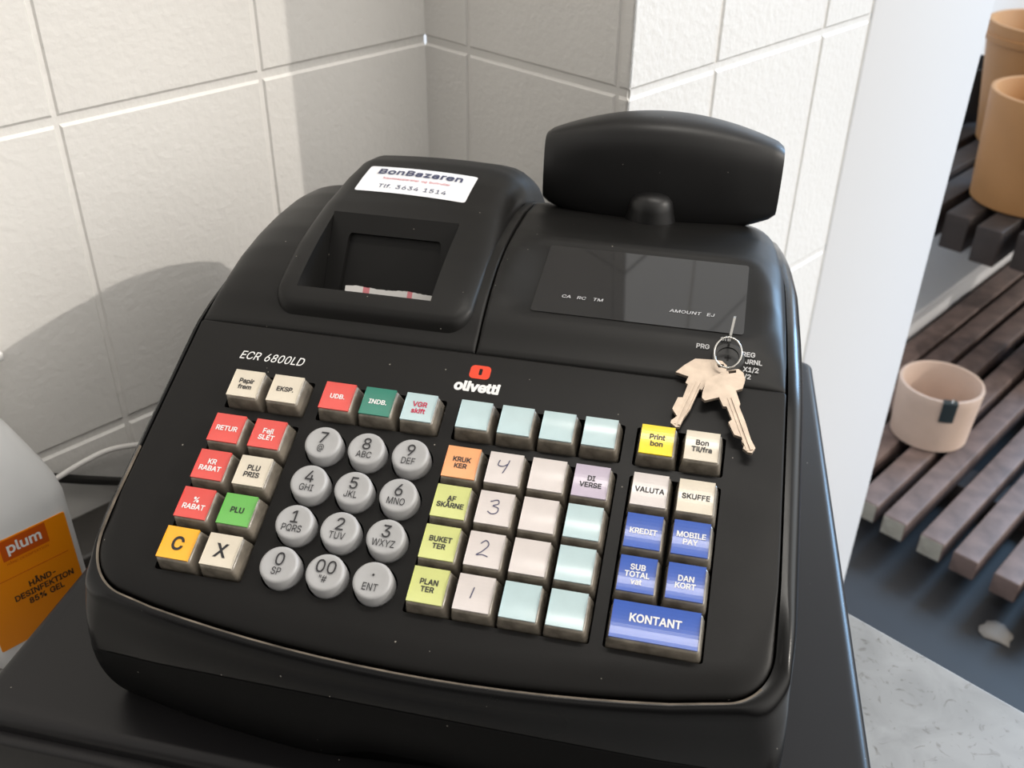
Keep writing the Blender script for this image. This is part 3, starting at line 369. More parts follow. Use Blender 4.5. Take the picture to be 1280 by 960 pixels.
  "%": [338,[1,305,16,308,26,311,37,311,71,309,81,305,91,299,100,292,108,284,115,274,119,263,122,251,123,239,122,227,119,217,115,209,108,202,100,196,91,192,81,190,71,189,60,189,47,190,37,192,26,196,16,202,7,209,-1,217,-7,227,-12,239,-15,251,-16,263,-15,274,-12,284,-7,292,-1,299,7],[1,76,269,65,266,55,261,46,254,39,246,33,237,29,227,27,217,26,207,26,193,27,183,29,173,33,163,39,154,46,146,54,139,64,134,76,131,88,130,100,131,111,134,121,139,129,146,136,154,142,163,146,173,148,183,149,193,149,207,148,217,146,227,142,237,137,246,130,254,121,261,111,266,100,269],[1,235,265,45,-11,101,-11,291,265],[0,262,71,263,66,263,42,262,37,260,33,258,30,255,29,246,29,243,30,241,33,239,37,237,48,237,59,238,66,239,71,241,75,243,77,246,78,251,79,258,77,260,75],[0,83,225,92,225,95,223,97,221,99,217,101,206,101,194,99,183,97,179,95,177,92,175,83,175,80,177,78,179,76,183,75,188,75,212,76,217,78,221,81,223]],
  "&": [224,[1,52,139,35,126,27,118,20,109,14,100,10,90,7,79,6,66,7,52,11,38,18,25,26,14,37,4,50,-4,65,-10,81,-13,98,-14,112,-14,126,-11,139,-7,153,-1,163,6,177,-11,242,-11,197,44,200,48,209,68,212,81,214,96,215,123,164,123,163,100,161,90,160,88,125,131,135,138,154,155,164,169,168,176,171,185,173,202,172,214,169,225,164,235,157,245,148,253,138,259,126,264,114,267,100,268,86,267,74,264,62,259,52,253,43,244,36,235,31,224,28,212,27,199,27,188,30,177,34,167,39,158,45,149],[0,121,40,113,37,105,35,96,34,82,36,77,39,71,42,67,45,64,50,62,54,60,60,60,71,64,81,69,87,75,93,84,100,130,45,129,44],[0,110,184,101,176,93,170,82,187,79,199,80,204,82,210,84,213,86,215,89,217,96,219,107,219,111,217,115,214,118,211,120,202,120,199,118,193]],
  ",": [94,[1,83,47,24,47,6,-71,51,-71]],
  "-": [227,[1,46,83,179,83,179,133,46,133]],
  ".": [94,[1,82,20,81,29,77,38,72,45,65,50,56,53,48,54,39,53,31,50,24,45,18,38,15,29,14,20,15,12,18,4,24,-3,31,-9,39,-12,48,-13,56,-12,65,-9,72,-3,77,4,80,12]],
  "/": [125,[1,-7,-49,44,-49,132,277,81,277]],
  "0": [227,[1,113,269,93,267,75,261,58,251,44,237,33,221,24,201,18,179,14,154,13,127,14,100,18,75,24,53,33,33,44,17,58,3,75,-7,93,-13,113,-14,134,-13,152,-7,168,3,182,17,194,33,203,53,209,75,212,100,214,127,212,154,209,179,202,201,194,221,182,237,168,251,152,261,133,267],[0,150,62,144,53,138,45,130,40,123,37,113,36,104,37,96,40,89,45,83,53,77,63,72,75,69,90,66,107,66,147,69,164,72,179,77,192,83,202,89,209,96,215,104,218,113,219,123,218,130,215,138,209,144,202,150,192,155,179,158,164,160,147,161,127,160,107,158,90,155,75]],
  "1": [227,[1,149,38,149,265,96,265,32,219,32,157,95,204,95,38,27,38,27,-11,206,-11,206,38]],
  "2": [227,[1,171,250,158,258,144,264,129,268,112,269,96,268,81,264,66,258,53,250,43,239,34,227,27,213,23,197,21,170,74,170,75,189,77,196,79,201,82,207,91,214,97,217,112,219,126,217,132,215,137,212,141,208,147,198,149,193,149,179,147,174,145,168,142,162,138,155,133,148,109,122,21,28,21,-11,206,-11,206,39,100,39,142,82,177,122,185,134,191,145,196,155,199,165,201,176,202,186,200,201,196,215,190,228,181,240]],
  "3": [227,[1,101,36,87,40,81,43,76,46,72,50,69,55,67,61,64,77,9,77,13,49,18,35,26,22,36,11,48,2,62,-5,77,-10,92,-13,109,-14,127,-13,144,-10,159,-4,173,5,185,15,194,27,202,41,206,56,208,72,206,88,202,103,195,117,185,130,173,140,159,148,142,154,132,155,197,226,197,265,24,265,24,215,121,215,67,154,67,113,100,113,113,112,124,110,133,107,139,103,145,98,148,93,151,86,153,80,154,72,153,65,151,58,148,53,144,48,139,44,133,40,126,38,118,36]],
  "4": [227,[1,182,92,182,170,130,170,130,92,73,92,175,265,117,265,9,82,9,42,130,42,130,-11,182,-11,182,42,218,42,218,92]],
  "5": [227,[1,81,121,87,124,94,126,102,127,117,127,125,125,132,122,138,117,143,112,147,105,150,98,152,90,153,81,152,72,150,64,147,57,143,51,138,46,132,42,126,39,119,37,111,36,104,36,97,38,91,40,86,43,78,51,75,56,73,61,70,76,17,76,21,50,25,36,32,24,41,13,52,3,65,-4,79,-10,94,-13,111,-14,128,-13,145,-9,160,-2,173,7,185,19,194,32,201,48,205,64,206,81,206,95,203,108,200,120,195,131,188,141,181,150,172,158,162,165,151,171,140,175,127,177,115,178,95,176,85,173,80,171,85,215,194,215,194,265,38,265,21,117,67,111,76,118]],
  "6": [227,[1,184,18,193,31,200,46,204,62,205,78,204,95,201,111,194,125,186,138,176,148,163,157,149,163,134,167,118,168,115,168,182,265,120,265,59,176,47,157,37,139,30,124,25,109,22,95,21,81,22,63,26,47,33,32,42,18,53,7,66,-2,80,-9,96,-13,113,-14,130,-13,146,-9,161,-2,173,7],[0,87,45,83,50,79,56,76,63,74,71,74,88,76,95,79,102,82,108,87,112,93,116,99,119,105,121,113,122,121,121,128,119,134,116,139,112,144,107,150,95,152,87,153,79,152,70,150,63,147,56,143,50,139,45,133,41,127,38,121,36,113,35,106,36,99,38,93,41]],
  "7": [227,[1,20,265,20,215,145,215,31,-11,89,-11,206,222,206,265]],
  "8": [227,[1,25,205,24,190,26,175,30,161,37,147,47,136,51,134,44,129,35,121,28,112,23,102,18,91,16,80,15,67,16,52,21,38,28,25,38,13,49,3,63,-4,79,-10,95,-13,113,-14,131,-13,148,-10,163,-4,177,3,189,13,198,25,206,38,210,52,211,67,211,80,208,91,204,102,198,112,191,121,183,129,175,134,179,136,189,148,196,161,200,175,202,190,201,205,197,218,190,231,181,242,170,251,158,259,144,264,129,268,113,269,97,268,82,264,68,259,55,251,45,242,36,231,29,218],[0,69,63,69,76,71,83,74,88,78,93,83,98,89,101,97,104,104,106,113,107,122,106,129,104,137,101,143,98,148,93,152,88,155,83,157,76,157,63,155,57,149,47,144,43,138,40,131,38,123,36,104,36,95,38,88,40,82,43,77,47,71,57],[0,79,200,85,208,89,212,94,215,99,217,113,219,121,218,127,217,133,215,137,212,141,208,147,200,149,188,148,181,147,176,144,171,141,167,137,163,132,160,120,156,106,156,94,160,89,163,85,167,82,171,79,176,78,181,77,188]],
  "9": [227,[1,42,237,33,224,26,209,22,193,21,176,22,159,26,143,32,129,40,117,51,106,63,97,77,91,92,87,109,86,112,86,44,-11,106,-11,167,78,179,98,189,115,197,131,201,145,204,159,205,173,204,191,200,207,194,222,185,236,174,247,161,257,146,263,130,267,113,269,96,267,80,263,66,257,53,248],[0,139,210,144,205,147,198,150,192,152,184,153,175,152,167,150,159,144,147,139,142,134,138,128,135,121,133,106,133,99,135,93,138,87,142,83,147,79,153,76,160,74,167,74,184,76,192,79,199,83,205,87,210,93,214,99,217,113,219,128,217,134,214]],
  "@": [338,[1,264,41,255,41,253,42,251,44,249,47,248,51,248,178,199,178,199,175,198,175,188,179,177,182,165,183,150,181,136,177,123,170,111,161,101,150,93,137,88,123,84,108,83,91,84,75,87,59,92,44,99,30,108,19,119,9,132,1,147,-3,163,-5,177,-4,190,0,200,6,209,13,213,10,220,4,227,1,235,-2,258,-6,272,-5,285,-1,296,5,305,13,312,23,317,34,321,45,324,57,327,70,329,108,328,127,324,145,319,163,311,180,301,197,289,211,275,224,259,236,240,245,220,251,198,256,174,257,150,256,127,252,106,245,87,237,69,225,54,212,40,196,29,178,20,159,14,137,10,114,9,90,10,65,14,41,20,19,29,0,40,-18,53,-34,69,-48,87,-59,107,-67,129,-74,152,-77,178,-79,207,-76,235,-71,266,-61,252,-15,226,-24,204,-29,178,-32,160,-31,142,-28,127,-24,113,-17,101,-10,90,-1,81,10,74,23,68,37,63,52,61,70,60,89,61,108,63,125,68,141,74,155,81,167,90,178,100,188,112,196,125,202,140,206,156,209,174,210,191,209,207,206,221,202,233,195,244,188,253,179,261,169,268,158,273,147,277,134,279,121,280,108,279,91,278,77,277,65,275,56,272,49,270,45],[0,136,115,139,121,143,126,148,130,153,132,159,134,166,135,180,133,185,131,190,128,193,125,196,120,198,113,199,104,200,92,198,71,196,63,193,57,189,52,185,48,180,46,173,44,165,43,157,44,151,46,146,49,142,54,139,59,136,66,134,74,132,83,132,101]],
  "A": [240,[1,164,60,190,-11,247,-11,146,265,93,265,-8,-11,50,-11,75,60],[0,146,110,93,110,106,148,117,182,119,190,122,183,133,148]],
  "B": [228,[1,203,155,207,165,209,175,210,187,209,201,206,214,200,226,192,238,182,247,169,255,155,261,139,264,121,265,19,265,19,-11,124,-11,143,-10,161,-7,177,-1,190,7,201,16,210,28,215,40,219,54,220,68,219,82,216,95,211,107,204,117,196,125,188,132,184,134,192,140,198,147],[0,122,40,73,40,73,104,133,104,141,102,148,99,153,96,158,91,162,86,164,81,166,75,167,69,166,61,163,54,158,48,150,44,138,41],[0,120,215,133,214,142,211,149,206,153,201,156,194,157,186,155,174,152,169,149,165,145,161,139,158,133,156,126,154,73,154,73,215]],
  "C": [255,[1,148,216,154,214,161,212,167,209,177,201,182,196,185,191,189,185,191,179,196,163,250,163,244,190,239,203,233,215,226,226,218,236,208,244,197,252,186,258,174,263,161,266,147,268,133,269,111,267,89,261,69,251,52,238,37,221,25,201,16,179,11,154,9,127,11,100,16,75,25,53,37,33,52,16,69,3,89,-7,111,-13,133,-14,148,-14,161,-12,174,-8,186,-3,197,3,208,10,218,19,226,29,234,40,240,52,244,65,250,91,196,91,191,75,189,69,185,63,182,58,177,53,172,49,167,46,161,43,154,40,134,37,121,39,109,42,98,47,88,55,80,65,73,77,67,91,64,108,63,127,64,146,67,163,72,177,80,189,88,199,98,207,109,212,121,216,134,217,141,217]],
  "D": [251,[1,136,-9,159,-4,181,6,199,19,215,35,227,54,235,76,240,101,242,128,240,154,235,179,227,200,215,220,200,236,182,249,161,258,138,264,113,265,19,265,19,-11,110,-11],[0,154,205,164,197,173,187,180,176,184,162,188,146,189,128,187,109,184,93,179,79,173,67,164,58,153,50,141,44,125,41,107,40,73,40,73,215,110,215,127,214,142,210]],
  "E": [209,[1,73,215,197,215,197,265,19,265,19,-11,199,-11,199,40,73,40,73,103,189,103,189,154,73,154]],
  "F": [205,[1,73,215,196,215,196,265,19,265,19,-11,73,-11,73,100,184,100,184,150,73,150]],
  "G": [260,[1,148,215,154,214,166,208,171,205,176,201,180,196,184,190,188,185,191,178,196,163,251,163,245,190,240,202,234,214,227,225,209,243,198,251,186,257,174,262,161,266,147,268,132,269,110,267,88,261,69,251,51,238,36,221,25,201,16,179,11,154,9,127,11,100,16,75,25,53,37,33,51,17,69,3,89,-7,111,-13,134,-14,156,-13,175,-8,194,0,210,10,224,24,235,40,243,58,248,78,250,100,250,139,130,139,130,89,196,96,195,88,193,77,188,67,183,58,175,51,167,45,157,41,146,38,134,37,121,39,109,42,98,48,88,55,80,65,73,77,67,91,64,108,63,127,64,146,67,163,72,177,80,189,88,199,98,207,108,212,120,216,133,217,140,217]],
  "H": [258,[1,185,155,73,155,73,265,19,265,19,-11,73,-11,73,105,185,105,185,-11,239,-11,239,265,185,265]],
  "I": [150,[1,5,215,48,215,48,40,5,40,5,-11,146,-11,146,40,102,40,102,215,146,215,146,265,5,265]],
  "J": [198,[1,116,45,110,40,102,37,93,36,83,37,75,40,69,45,64,52,61,61,60,73,60,97,6,97,6,72,8,48,16,26,30,8,48,-4,69,-12,93,-14,116,-12,137,-4,155,8,168,26,177,48,179,72,179,265,125,265,125,73,124,61,121,52]],
  "K": [233,[1,73,-11,73,81,97,106,180,-11,246,-11,136,143,247,264,177,265,98,180,79,159,73,152,73,265,19,265,19,-11]],
  "L": [196,[1,73,265,19,265,19,-11,192,-11,192,40,73,40]],
  "M": [314,[1,295,265,231,265,166,97,161,83,157,73,154,83,149,97,83,265,19,265,19,-11,72,-11,72,150,75,141,136,-11,178,-11,238,142,241,149,241,-11,295,-11]],
  "N": [262,[1,187,-11,243,-11,243,265,188,265,188,85,181,97,74,265,19,265,19,-11,73,-11,73,171,79,160,92,139]],
  "O": [267,[1,133,269,111,267,89,261,69,251,52,238,37,221,25,201,16,179,11,154,9,127,11,100,16,75,25,53,37,33,52,16,69,3,89,-7,111,-13,133,-14,156,-13,178,-7,198,3,215,16,230,33,242,53,251,75,256,100,258,127,256,154,251,179,242,201,230,221,215,238,198,251,178,261,156,267],[0,187,65,179,55,169,47,158,42,146,39,133,38,121,39,109,42,98,47,88,55,80,65,73,77,67,91,64,108,63,127,64,146,67,163,73,177,80,190,88,199,98,207,109,212,121,216,133,217,146,216,158,212,169,207,179,199,187,190,194,178,200,163,203,146,204,127,203,108,200,91,194,77]],
  "P": [222,[1,156,87,172,94,185,103,196,114,205,128,211,142,214,157,215,174,214,190,211,206,205,220,196,233,185,244,171,253,156,260,138,264,118,265,19,265,19,-11,73,-11,73,82,118,82,138,83],[0,116,215,127,214,136,212,143,210,149,206,157,196,161,182,161,166,159,158,157,152,153,146,149,142,143,138,136,135,127,133,116,132,73,132,73,215]],
  "Q": [267,[1,11,154,9,127,11,100,16,75,25,53,37,33,52,16,69,3,89,-7,111,-13,133,-14,156,-13,175,-8,195,-35,256,-35,216,18,230,33,242,53,251,75,256,100,258,127,256,154,251,179,242,201,230,221,215,238,198,251,178,261,156,267,133,269,111,267,89,261,69,251,52,238,37,221,25,201,16,179],[0,109,42,98,47,88,55,80,65,73,77,67,91,64,108,63,127,64,146,67,163,73,177,80,190,88,199,98,207,109,212,121,216,133,217,146,216,158,212,169,207,179,199,187,190,194,178,200,163,203,146,204,127,203,108,200,91,194,77,187,65,184,61,162,91,100,91,140,38,133,38,121,39]],
  "R": [224,[1,205,130,211,144,215,160,216,176,215,192,211,208,205,222,196,235,185,245,172,254,156,260,138,264,118,265,19,265,19,-11,73,-11,73,88,117,88,170,-11,232,-11,172,99,185,107,196,118],[0,116,215,128,214,137,213,144,210,154,202,157,197,159,191,161,184,162,176,160,161,157,155,154,151,150,147,144,143,137,141,128,139,73,139,73,215]],
  "S": [223,[1,17,168,24,151,35,137,50,125,68,116,89,109,119,101,144,92,154,86,158,82,160,79,162,70,161,63,159,58,156,53,151,48,146,44,139,40,131,38,122,36,103,36,95,37,87,40,80,43,75,46,70,51,67,56,64,62,62,79,6,79,10,52,15,37,23,24,33,12,45,2,59,-5,75,-11,93,-14,112,-15,132,-14,150,-11,166,-5,181,3,193,14,202,26,210,39,214,54,215,69,214,82,212,94,207,104,201,113,194,121,186,128,178,133,169,138,160,142,135,150,109,157,89,164,83,167,74,174,71,178,69,182,69,193,73,203,77,207,82,211,88,214,95,216,103,218,112,218,125,217,136,214,145,210,151,204,155,197,160,178,213,178,210,204,205,218,198,231,188,242,176,251,163,259,148,264,131,268,114,269,96,268,80,264,64,259,50,251,38,242,28,230,21,217,16,202,15,186]],
  "T": [224,[1,5,215,85,215,85,-11,139,-11,139,215,219,215,219,265,5,265]],
  "U": [259,[1,150,-14,169,-9,187,-2,202,8,215,20,226,34,233,50,238,68,240,86,240,265,185,265,185,79,182,70,179,62,174,55,168,49,160,44,151,40,141,38,129,37,118,38,108,40,99,44,91,49,85,55,80,62,76,70,74,79,73,90,73,265,19,265,19,86,21,68,25,50,33,34,43,20,56,8,72,-2,89,-9,109,-14,129,-15]],
  "V": [240,[1,121,64,118,72,107,107,50,265,-8,265,94,-11,147,-11,247,265,190,265,134,107,123,72]],
  "W": [343,[1,97,82,92,101,50,265,-6,265,69,-11,124,-11,170,159,171,166,173,159,219,-11,274,-11,349,265,293,265,251,101,246,82,241,101,198,265,145,265,101,101]],
  "X": [237,[1,185,-11,249,-11,146,131,244,265,181,265,140,206,127,186,119,174,111,186,98,206,58,265,-6,265,92,130,-12,-11,51,-11,100,58,112,77,119,87,125,77,137,59]],
  "Y": [236,[1,118,156,106,178,52,265,-12,265,91,101,91,-11,145,-11,145,101,247,265,184,265,131,178]],
  "Z": [219,[1,211,40,107,40,80,39,93,58,209,227,209,265,9,265,9,215,139,215,128,199,10,27,10,-11,211,-11]],
  "a": [195,[1,60,116,51,114,33,106,25,101,18,94,12,86,8,77,5,66,4,54,5,40,9,28,15,16,22,7,32,-1,43,-8,54,-12,67,-14,80,-15,91,-15,102,-13,112,-10,120,-6,127,-1,127,-11,179,-11,179,126,178,140,176,154,171,165,165,175,157,183,149,189,140,194,131,198,122,200,97,203,86,203,74,201,63,198,52,194,42,188,32,181,23,172,16,162,5,139,56,124,62,136,67,143,70,146,74,149,84,153,91,154,105,154,110,153,115,151,119,149,121,146,124,143,126,134,127,127,125,126,121,125,115,124,87,121],[0,57,57,58,60,63,65,66,67,71,69,90,73,102,75,118,77,133,81,127,77,127,69,125,58,122,52,119,47,109,39,102,36,94,34,79,34,69,36,65,38,62,40,60,43,58,45,57,48]],
  "b": [212,[1,81,196,73,191,68,187,68,265,15,265,15,-11,67,-11,67,2,73,-3,81,-8,91,-12,102,-14,115,-15,132,-14,148,-9,163,-1,176,9,186,22,195,38,201,55,205,74,206,94,205,115,201,134,195,151,186,166,175,179,163,190,148,197,132,202,115,203,102,202,91,200],[0,127,38,119,35,110,34,101,35,87,41,77,53,73,62,70,71,68,82,67,95,68,107,70,118,73,127,77,135,81,142,87,147,94,151,101,153,110,154,119,153,127,151,133,147,139,141,144,135,148,127,151,117,153,95,151,72,148,62,144,54,139,47,133,42]],
  "c": [198,[1,64,125,68,134,73,141,79,146,86,150,94,153,103,154,118,152,128,146,136,138,145,118,195,131,188,151,184,159,179,167,173,175,159,187,151,192,142,196,133,199,124,201,114,203,103,203,85,202,68,197,53,189,39,179,27,166,18,150,11,133,7,114,6,94,7,74,11,55,18,38,27,22,39,9,53,-1,68,-9,85,-14,103,-15,114,-15,124,-13,133,-11,143,-8,159,2,167,8,174,14,180,22,185,30,189,39,196,59,146,71,136,50,129,42,118,36,103,34,94,35,86,38,79,42,73,47,68,54,64,63,62,72,60,83,59,94,60,105,62,116]],
  "d": [212,[1,98,203,81,202,65,197,50,190,37,179,26,166,17,151,11,134,7,115,6,94,7,74,11,55,17,38,26,22,37,9,50,-1,64,-9,80,-14,97,-15,110,-14,121,-12,131,-8,139,-3,145,2,145,-11,197,-11,197,265,144,265,144,187,140,191,131,196,122,200,110,202],[0,111,35,102,34,93,35,86,38,79,42,73,47,69,54,65,62,62,72,60,83,59,95,60,106,62,117,64,127,68,135,73,141,79,147,85,151,93,153,102,154,111,153,119,151,125,147,131,142,136,135,140,127,142,118,144,107,145,95,144,82,142,71,139,62,135,53,131,47,125,41]],
  "e": [202,[1,102,203,84,202,67,197,52,189,38,178,27,165,18,150,11,132,7,114,6,93,7,73,11,55,18,38,27,22,39,9,53,-1,69,-9,87,-14,106,-15,120,-14,133,-12,145,-8,157,-3,167,4,176,12,183,21,189,31,197,53,146,66,140,52,138,48,135,44,128,39,118,35,112,34,106,34,97,35,88,37,81,40,75,45,70,51,65,58,62,67,60,74,197,74,197,97,196,114,193,130,189,145,183,158,176,169,167,178,158,186,148,193,137,197,125,201,114,203],[0,125,148,130,143,135,137,139,130,142,117,61,120,61,122,64,130,68,137,73,143,79,148,86,151,94,153,103,154,111,153,119,151]],
  "f": [127,[1,105,225,121,221,135,268,113,274,94,276,83,275,73,273,63,269,54,264,46,257,39,249,33,239,30,228,29,216,29,201,-8,201,-8,153,29,153,29,-11,82,-11,82,153,125,153,125,201,82,201,82,216,85,222,88,224,91,225,97,226]],
  "g": [213,[1,116,-37,103,-38,87,-36,81,-34,76,-31,72,-29,69,-25,53,-6,10,-31,20,-48,27,-56,34,-63,42,-70,52,-76,63,-80,76,-84,89,-86,104,-86,120,-85,135,-83,149,-78,163,-71,174,-62,184,-51,192,-38,196,-22,197,-5,197,201,146,201,146,187,140,191,132,196,122,200,110,203,98,203,81,202,65,197,50,190,37,179,26,166,18,151,11,134,7,116,6,96,7,75,11,57,18,40,27,26,38,14,51,4,65,-3,81,-7,97,-9,110,-8,121,-6,131,-2,139,3,145,7,145,-2,143,-14,140,-23,134,-29,126,-34],[0,60,108,62,118,65,127,68,135,73,142,79,147,86,151,93,153,102,154,111,153,119,151,125,147,131,142,136,136,140,128,143,119,145,108,145,84,143,74,140,65,136,57,131,51,126,47,119,43,112,41,93,41,79,47,73,52,68,58,65,66,62,75,60,85,59,96]],
  "i": [83,[1,58,269,50,272,42,273,34,272,26,269,19,264,14,258,11,250,10,242,11,233,14,226,19,219,26,214,34,211,42,210,50,211,58,214,65,219,70,226,73,233,74,242,73,250,70,258,65,264],[1,15,201,15,-11,68,-11,68,201]],
  "j": [83,[1,70,226,73,233,74,242,73,250,70,258,64,264,58,269,50,272,42,273,33,272,26,269,19,264,14,258,10,250,9,242,10,233,14,226,19,219,26,214,33,211,42,210,50,211,58,214,64,219],[1,12,-29,6,-32,-16,-32,-16,-82,15,-82,27,-79,38,-74,47,-68,55,-60,61,-50,65,-39,67,-27,68,-15,68,201,15,201,15,-21]],
  "k": [190,[1,68,265,15,265,15,-11,68,-11,68,66,76,73,142,-11,209,-11,115,108,203,199,138,201,68,129]],
  "l": [95,[1,69,39,68,43,68,265,15,265,15,42,17,27,21,14,29,2,40,-6,54,-11,70,-12,82,-11,103,-7,93,40,79,37,70,37]],
  "m": [305,[1,237,126,237,-11,289,-11,289,128,288,143,285,157,280,170,273,180,264,189,254,196,243,200,231,203,218,204,207,203,196,201,186,198,176,193,160,179,160,178,151,188,139,197,125,202,110,204,100,203,91,201,81,198,73,193,67,189,67,201,15,201,15,-11,68,-11,68,127,70,134,72,139,76,144,84,150,94,154,100,154,107,153,114,151,119,147,123,143,125,137,126,129,126,-11,179,-11,179,130,180,135,182,140,185,144,188,147,193,150,197,152,203,154,209,154,217,153,223,151,229,148,233,143,236,137]],
  "n": [205,[1,180,165,173,177,164,187,153,194,141,199,128,202,114,203,98,202,83,197,70,190,67,188,67,201,15,201,15,-11,68,-11,68,122,70,130,73,136,76,141,81,146,86,149,91,151,98,153,105,154,115,152,122,149,128,145,133,138,136,129,137,117,137,-11,190,-11,190,121,189,137,185,152]],
  "o": [208,[1,104,203,85,202,68,197,53,189,39,179,27,166,18,150,11,133,7,114,6,94,7,74,11,55,18,38,27,22,39,9,53,-1,68,-9,85,-14,104,-15,122,-14,139,-9,155,-1,169,9,180,22,190,38,196,55,200,74,202,94,200,114,196,133,190,150,180,166,169,179,155,189,139,197,122,202],[0,139,54,134,47,128,42,122,38,113,35,104,34,94,35,86,38,79,42,73,47,68,54,64,63,62,72,60,83,59,94,60,105,62,116,64,125,68,134,73,141,79,146,86,150,94,153,104,154,113,153,122,150,128,146,134,141,139,134,143,125,146,115,148,105,149,94,148,83,146,72,143,63]],
  "p": [212,[1,201,134,195,151,186,166,175,179,163,190,148,197,132,202,115,203,102,202,91,200,81,196,73,191,67,187,67,201,15,201,15,-82,68,-82,68,1,73,-3,81,-8,91,-12,102,-14,115,-15,132,-14,148,-9,163,-1,176,9,186,22,195,38,201,55,205,74,206,94,205,115],[0,127,38,119,35,110,34,101,35,87,41,77,53,73,62,70,71,68,82,67,95,68,107,70,118,73,127,77,135,81,142,87,147,94,151,101,153,110,154,119,153,127,151,133,147,139,141,144,135,148,127,151,117,153,95,151,72,148,62,144,54,139,47,133,42]],
  "r": [130,[1,85,148,90,150,104,152,114,151,133,148,133,202,115,203,106,203,94,202,81,199,70,193,67,190,67,201,15,201,15,-11,68,-11,68,125,70,131,72,136,76,141]],
  "s": [182,[1,53,195,42,189,32,182,24,172,17,161,14,150,12,137,14,122,19,108,28,96,40,87,55,80,72,74,103,67,111,65,119,60,121,57,123,55,123,52,122,48,120,44,116,40,109,37,101,35,91,34,82,34,74,36,68,39,64,43,60,49,54,66,4,55,10,33,15,22,23,12,31,3,41,-3,52,-9,64,-12,77,-14,91,-15,106,-14,121,-11,134,-7,146,-1,157,7,165,17,172,28,175,40,177,53,175,68,170,82,161,93,149,103,135,110,118,115,89,122,80,125,73,127,69,130,67,132,65,138,66,142,68,146,72,149,78,153,85,155,94,155,103,154,109,152,114,149,118,145,121,140,127,126,176,137,169,158,164,168,158,177,150,184,141,191,131,196,120,200,107,202,94,203,79,202,66,200]],
  "t": [114,[1,67,-11,84,-13,97,-12,120,-8,109,39,91,36,80,36,77,37,75,40,74,43,74,153,113,153,113,201,74,201,74,247,21,247,21,201,-8,201,-8,153,21,153,21,46,23,30,29,15,38,3,51,-6]],
  "u": [205,[1,100,36,90,37,83,40,77,45,72,52,69,61,68,73,68,201,15,201,15,69,16,53,19,38,25,24,32,13,41,3,52,-4,64,-10,77,-13,91,-14,107,-12,121,-8,135,-1,138,2,138,-11,190,-11,190,201,137,201,137,77,135,60,132,54,128,48,124,44,119,41,113,38]],
  "v": [195,[1,145,201,102,81,97,67,93,81,50,201,-7,201,74,-11,121,-11,202,201]],
  "x": [189,[1,-11,-11,52,-11,83,37,95,56,106,37,137,-11,200,-11,121,95,120,96,197,201,135,201,107,159,95,138,83,159,56,201,-7,201,69,97]],
  "z": [190,[1,106,150,10,27,10,-11,180,-11,180,39,84,39,177,162,177,201,13,201,13,150]],
  "\u00c5": [240,[1,172,325,168,334,162,341,148,353,139,357,130,359,120,360,110,359,101,357,92,353,84,347,78,341,72,334,68,325,65,316,64,306,65,297,68,288,72,279,84,265,91,260,-8,-11,50,-11,75,60,164,60,190,-11,247,-11,148,260,155,265,162,272,168,279,172,288,175,297,175,316],[0,146,110,93,110,106,148,117,182,119,190,122,183,133,148],[0,113,299,111,301,110,304,110,309,111,311,115,315,117,316,123,316,125,315,129,311,130,309,130,304,129,301,127,299,123,297,120,296,117,297]],
 },
 'h': {
  "e": [202,[1,102,213,82,212,63,206,46,197,31,185,18,171,9,154,2,135,-3,115,-4,93,-3,72,2,52,9,33,19,16,32,2,47,-10,65,-18,85,-24,106,-25,121,-24,136,-22,149,-17,162,-11,173,-4,183,5,191,15,198,27,211,60,196,64,207,64,207,97,206,115,203,133,198,148,192,162,184,175,174,186,164,194,152,202,140,207,128,210,115,213],[0,129,126,130,125,75,128,80,136,90,142,95,143,103,144,110,143,115,142,119,140,123,136,126,132],[0,74,62,74,64,135,64,130,54,128,51,120,46,111,44,106,44,98,45,92,46,86,49,82,52]],
  "i": [83,[1,63,278,53,282,42,283,31,282,21,278,12,271,5,263,1,253,-1,242,1,231,5,220,12,212,14,211,5,211,5,-21,78,-21,78,211,70,211,78,220,83,231,84,242,83,253,79,263,71,271]],
  "l": [95,[1,115,-15,101,51,78,47,78,275,5,275,5,41,7,25,12,9,22,-5,35,-15,52,-21,69,-22,84,-21]],
  "o": [208,[1,104,213,83,212,65,206,47,198,32,186,19,172,9,155,2,136,-3,116,-4,94,-3,72,2,52,9,33,19,16,32,2,47,-10,65,-18,83,-24,104,-25,124,-24,143,-18,160,-10,176,2,188,16,199,33,206,52,210,72,212,94,210,116,206,136,199,155,188,172,176,186,160,198,143,206,124,212],[0,131,59,127,54,122,50,117,47,112,45,104,44,96,45,90,47,85,50,81,54,77,59,74,66,71,75,69,94,71,113,74,122,77,129,81,134,85,138,90,141,96,143,104,144,111,143,117,141,122,138,127,134,131,129,134,122,138,104,139,94,138,84,134,66]],
  "t": [114,[1,65,-21,84,-23,99,-22,132,-15,117,51,90,46,84,46,84,143,123,143,123,211,84,211,84,257,11,257,11,211,-18,211,-18,143,11,143,11,45,13,27,20,10,31,-5,47,-15]],
  "v": [195,[1,-22,211,67,-21,128,-21,216,211,138,211,97,99,57,211]],
 },
}

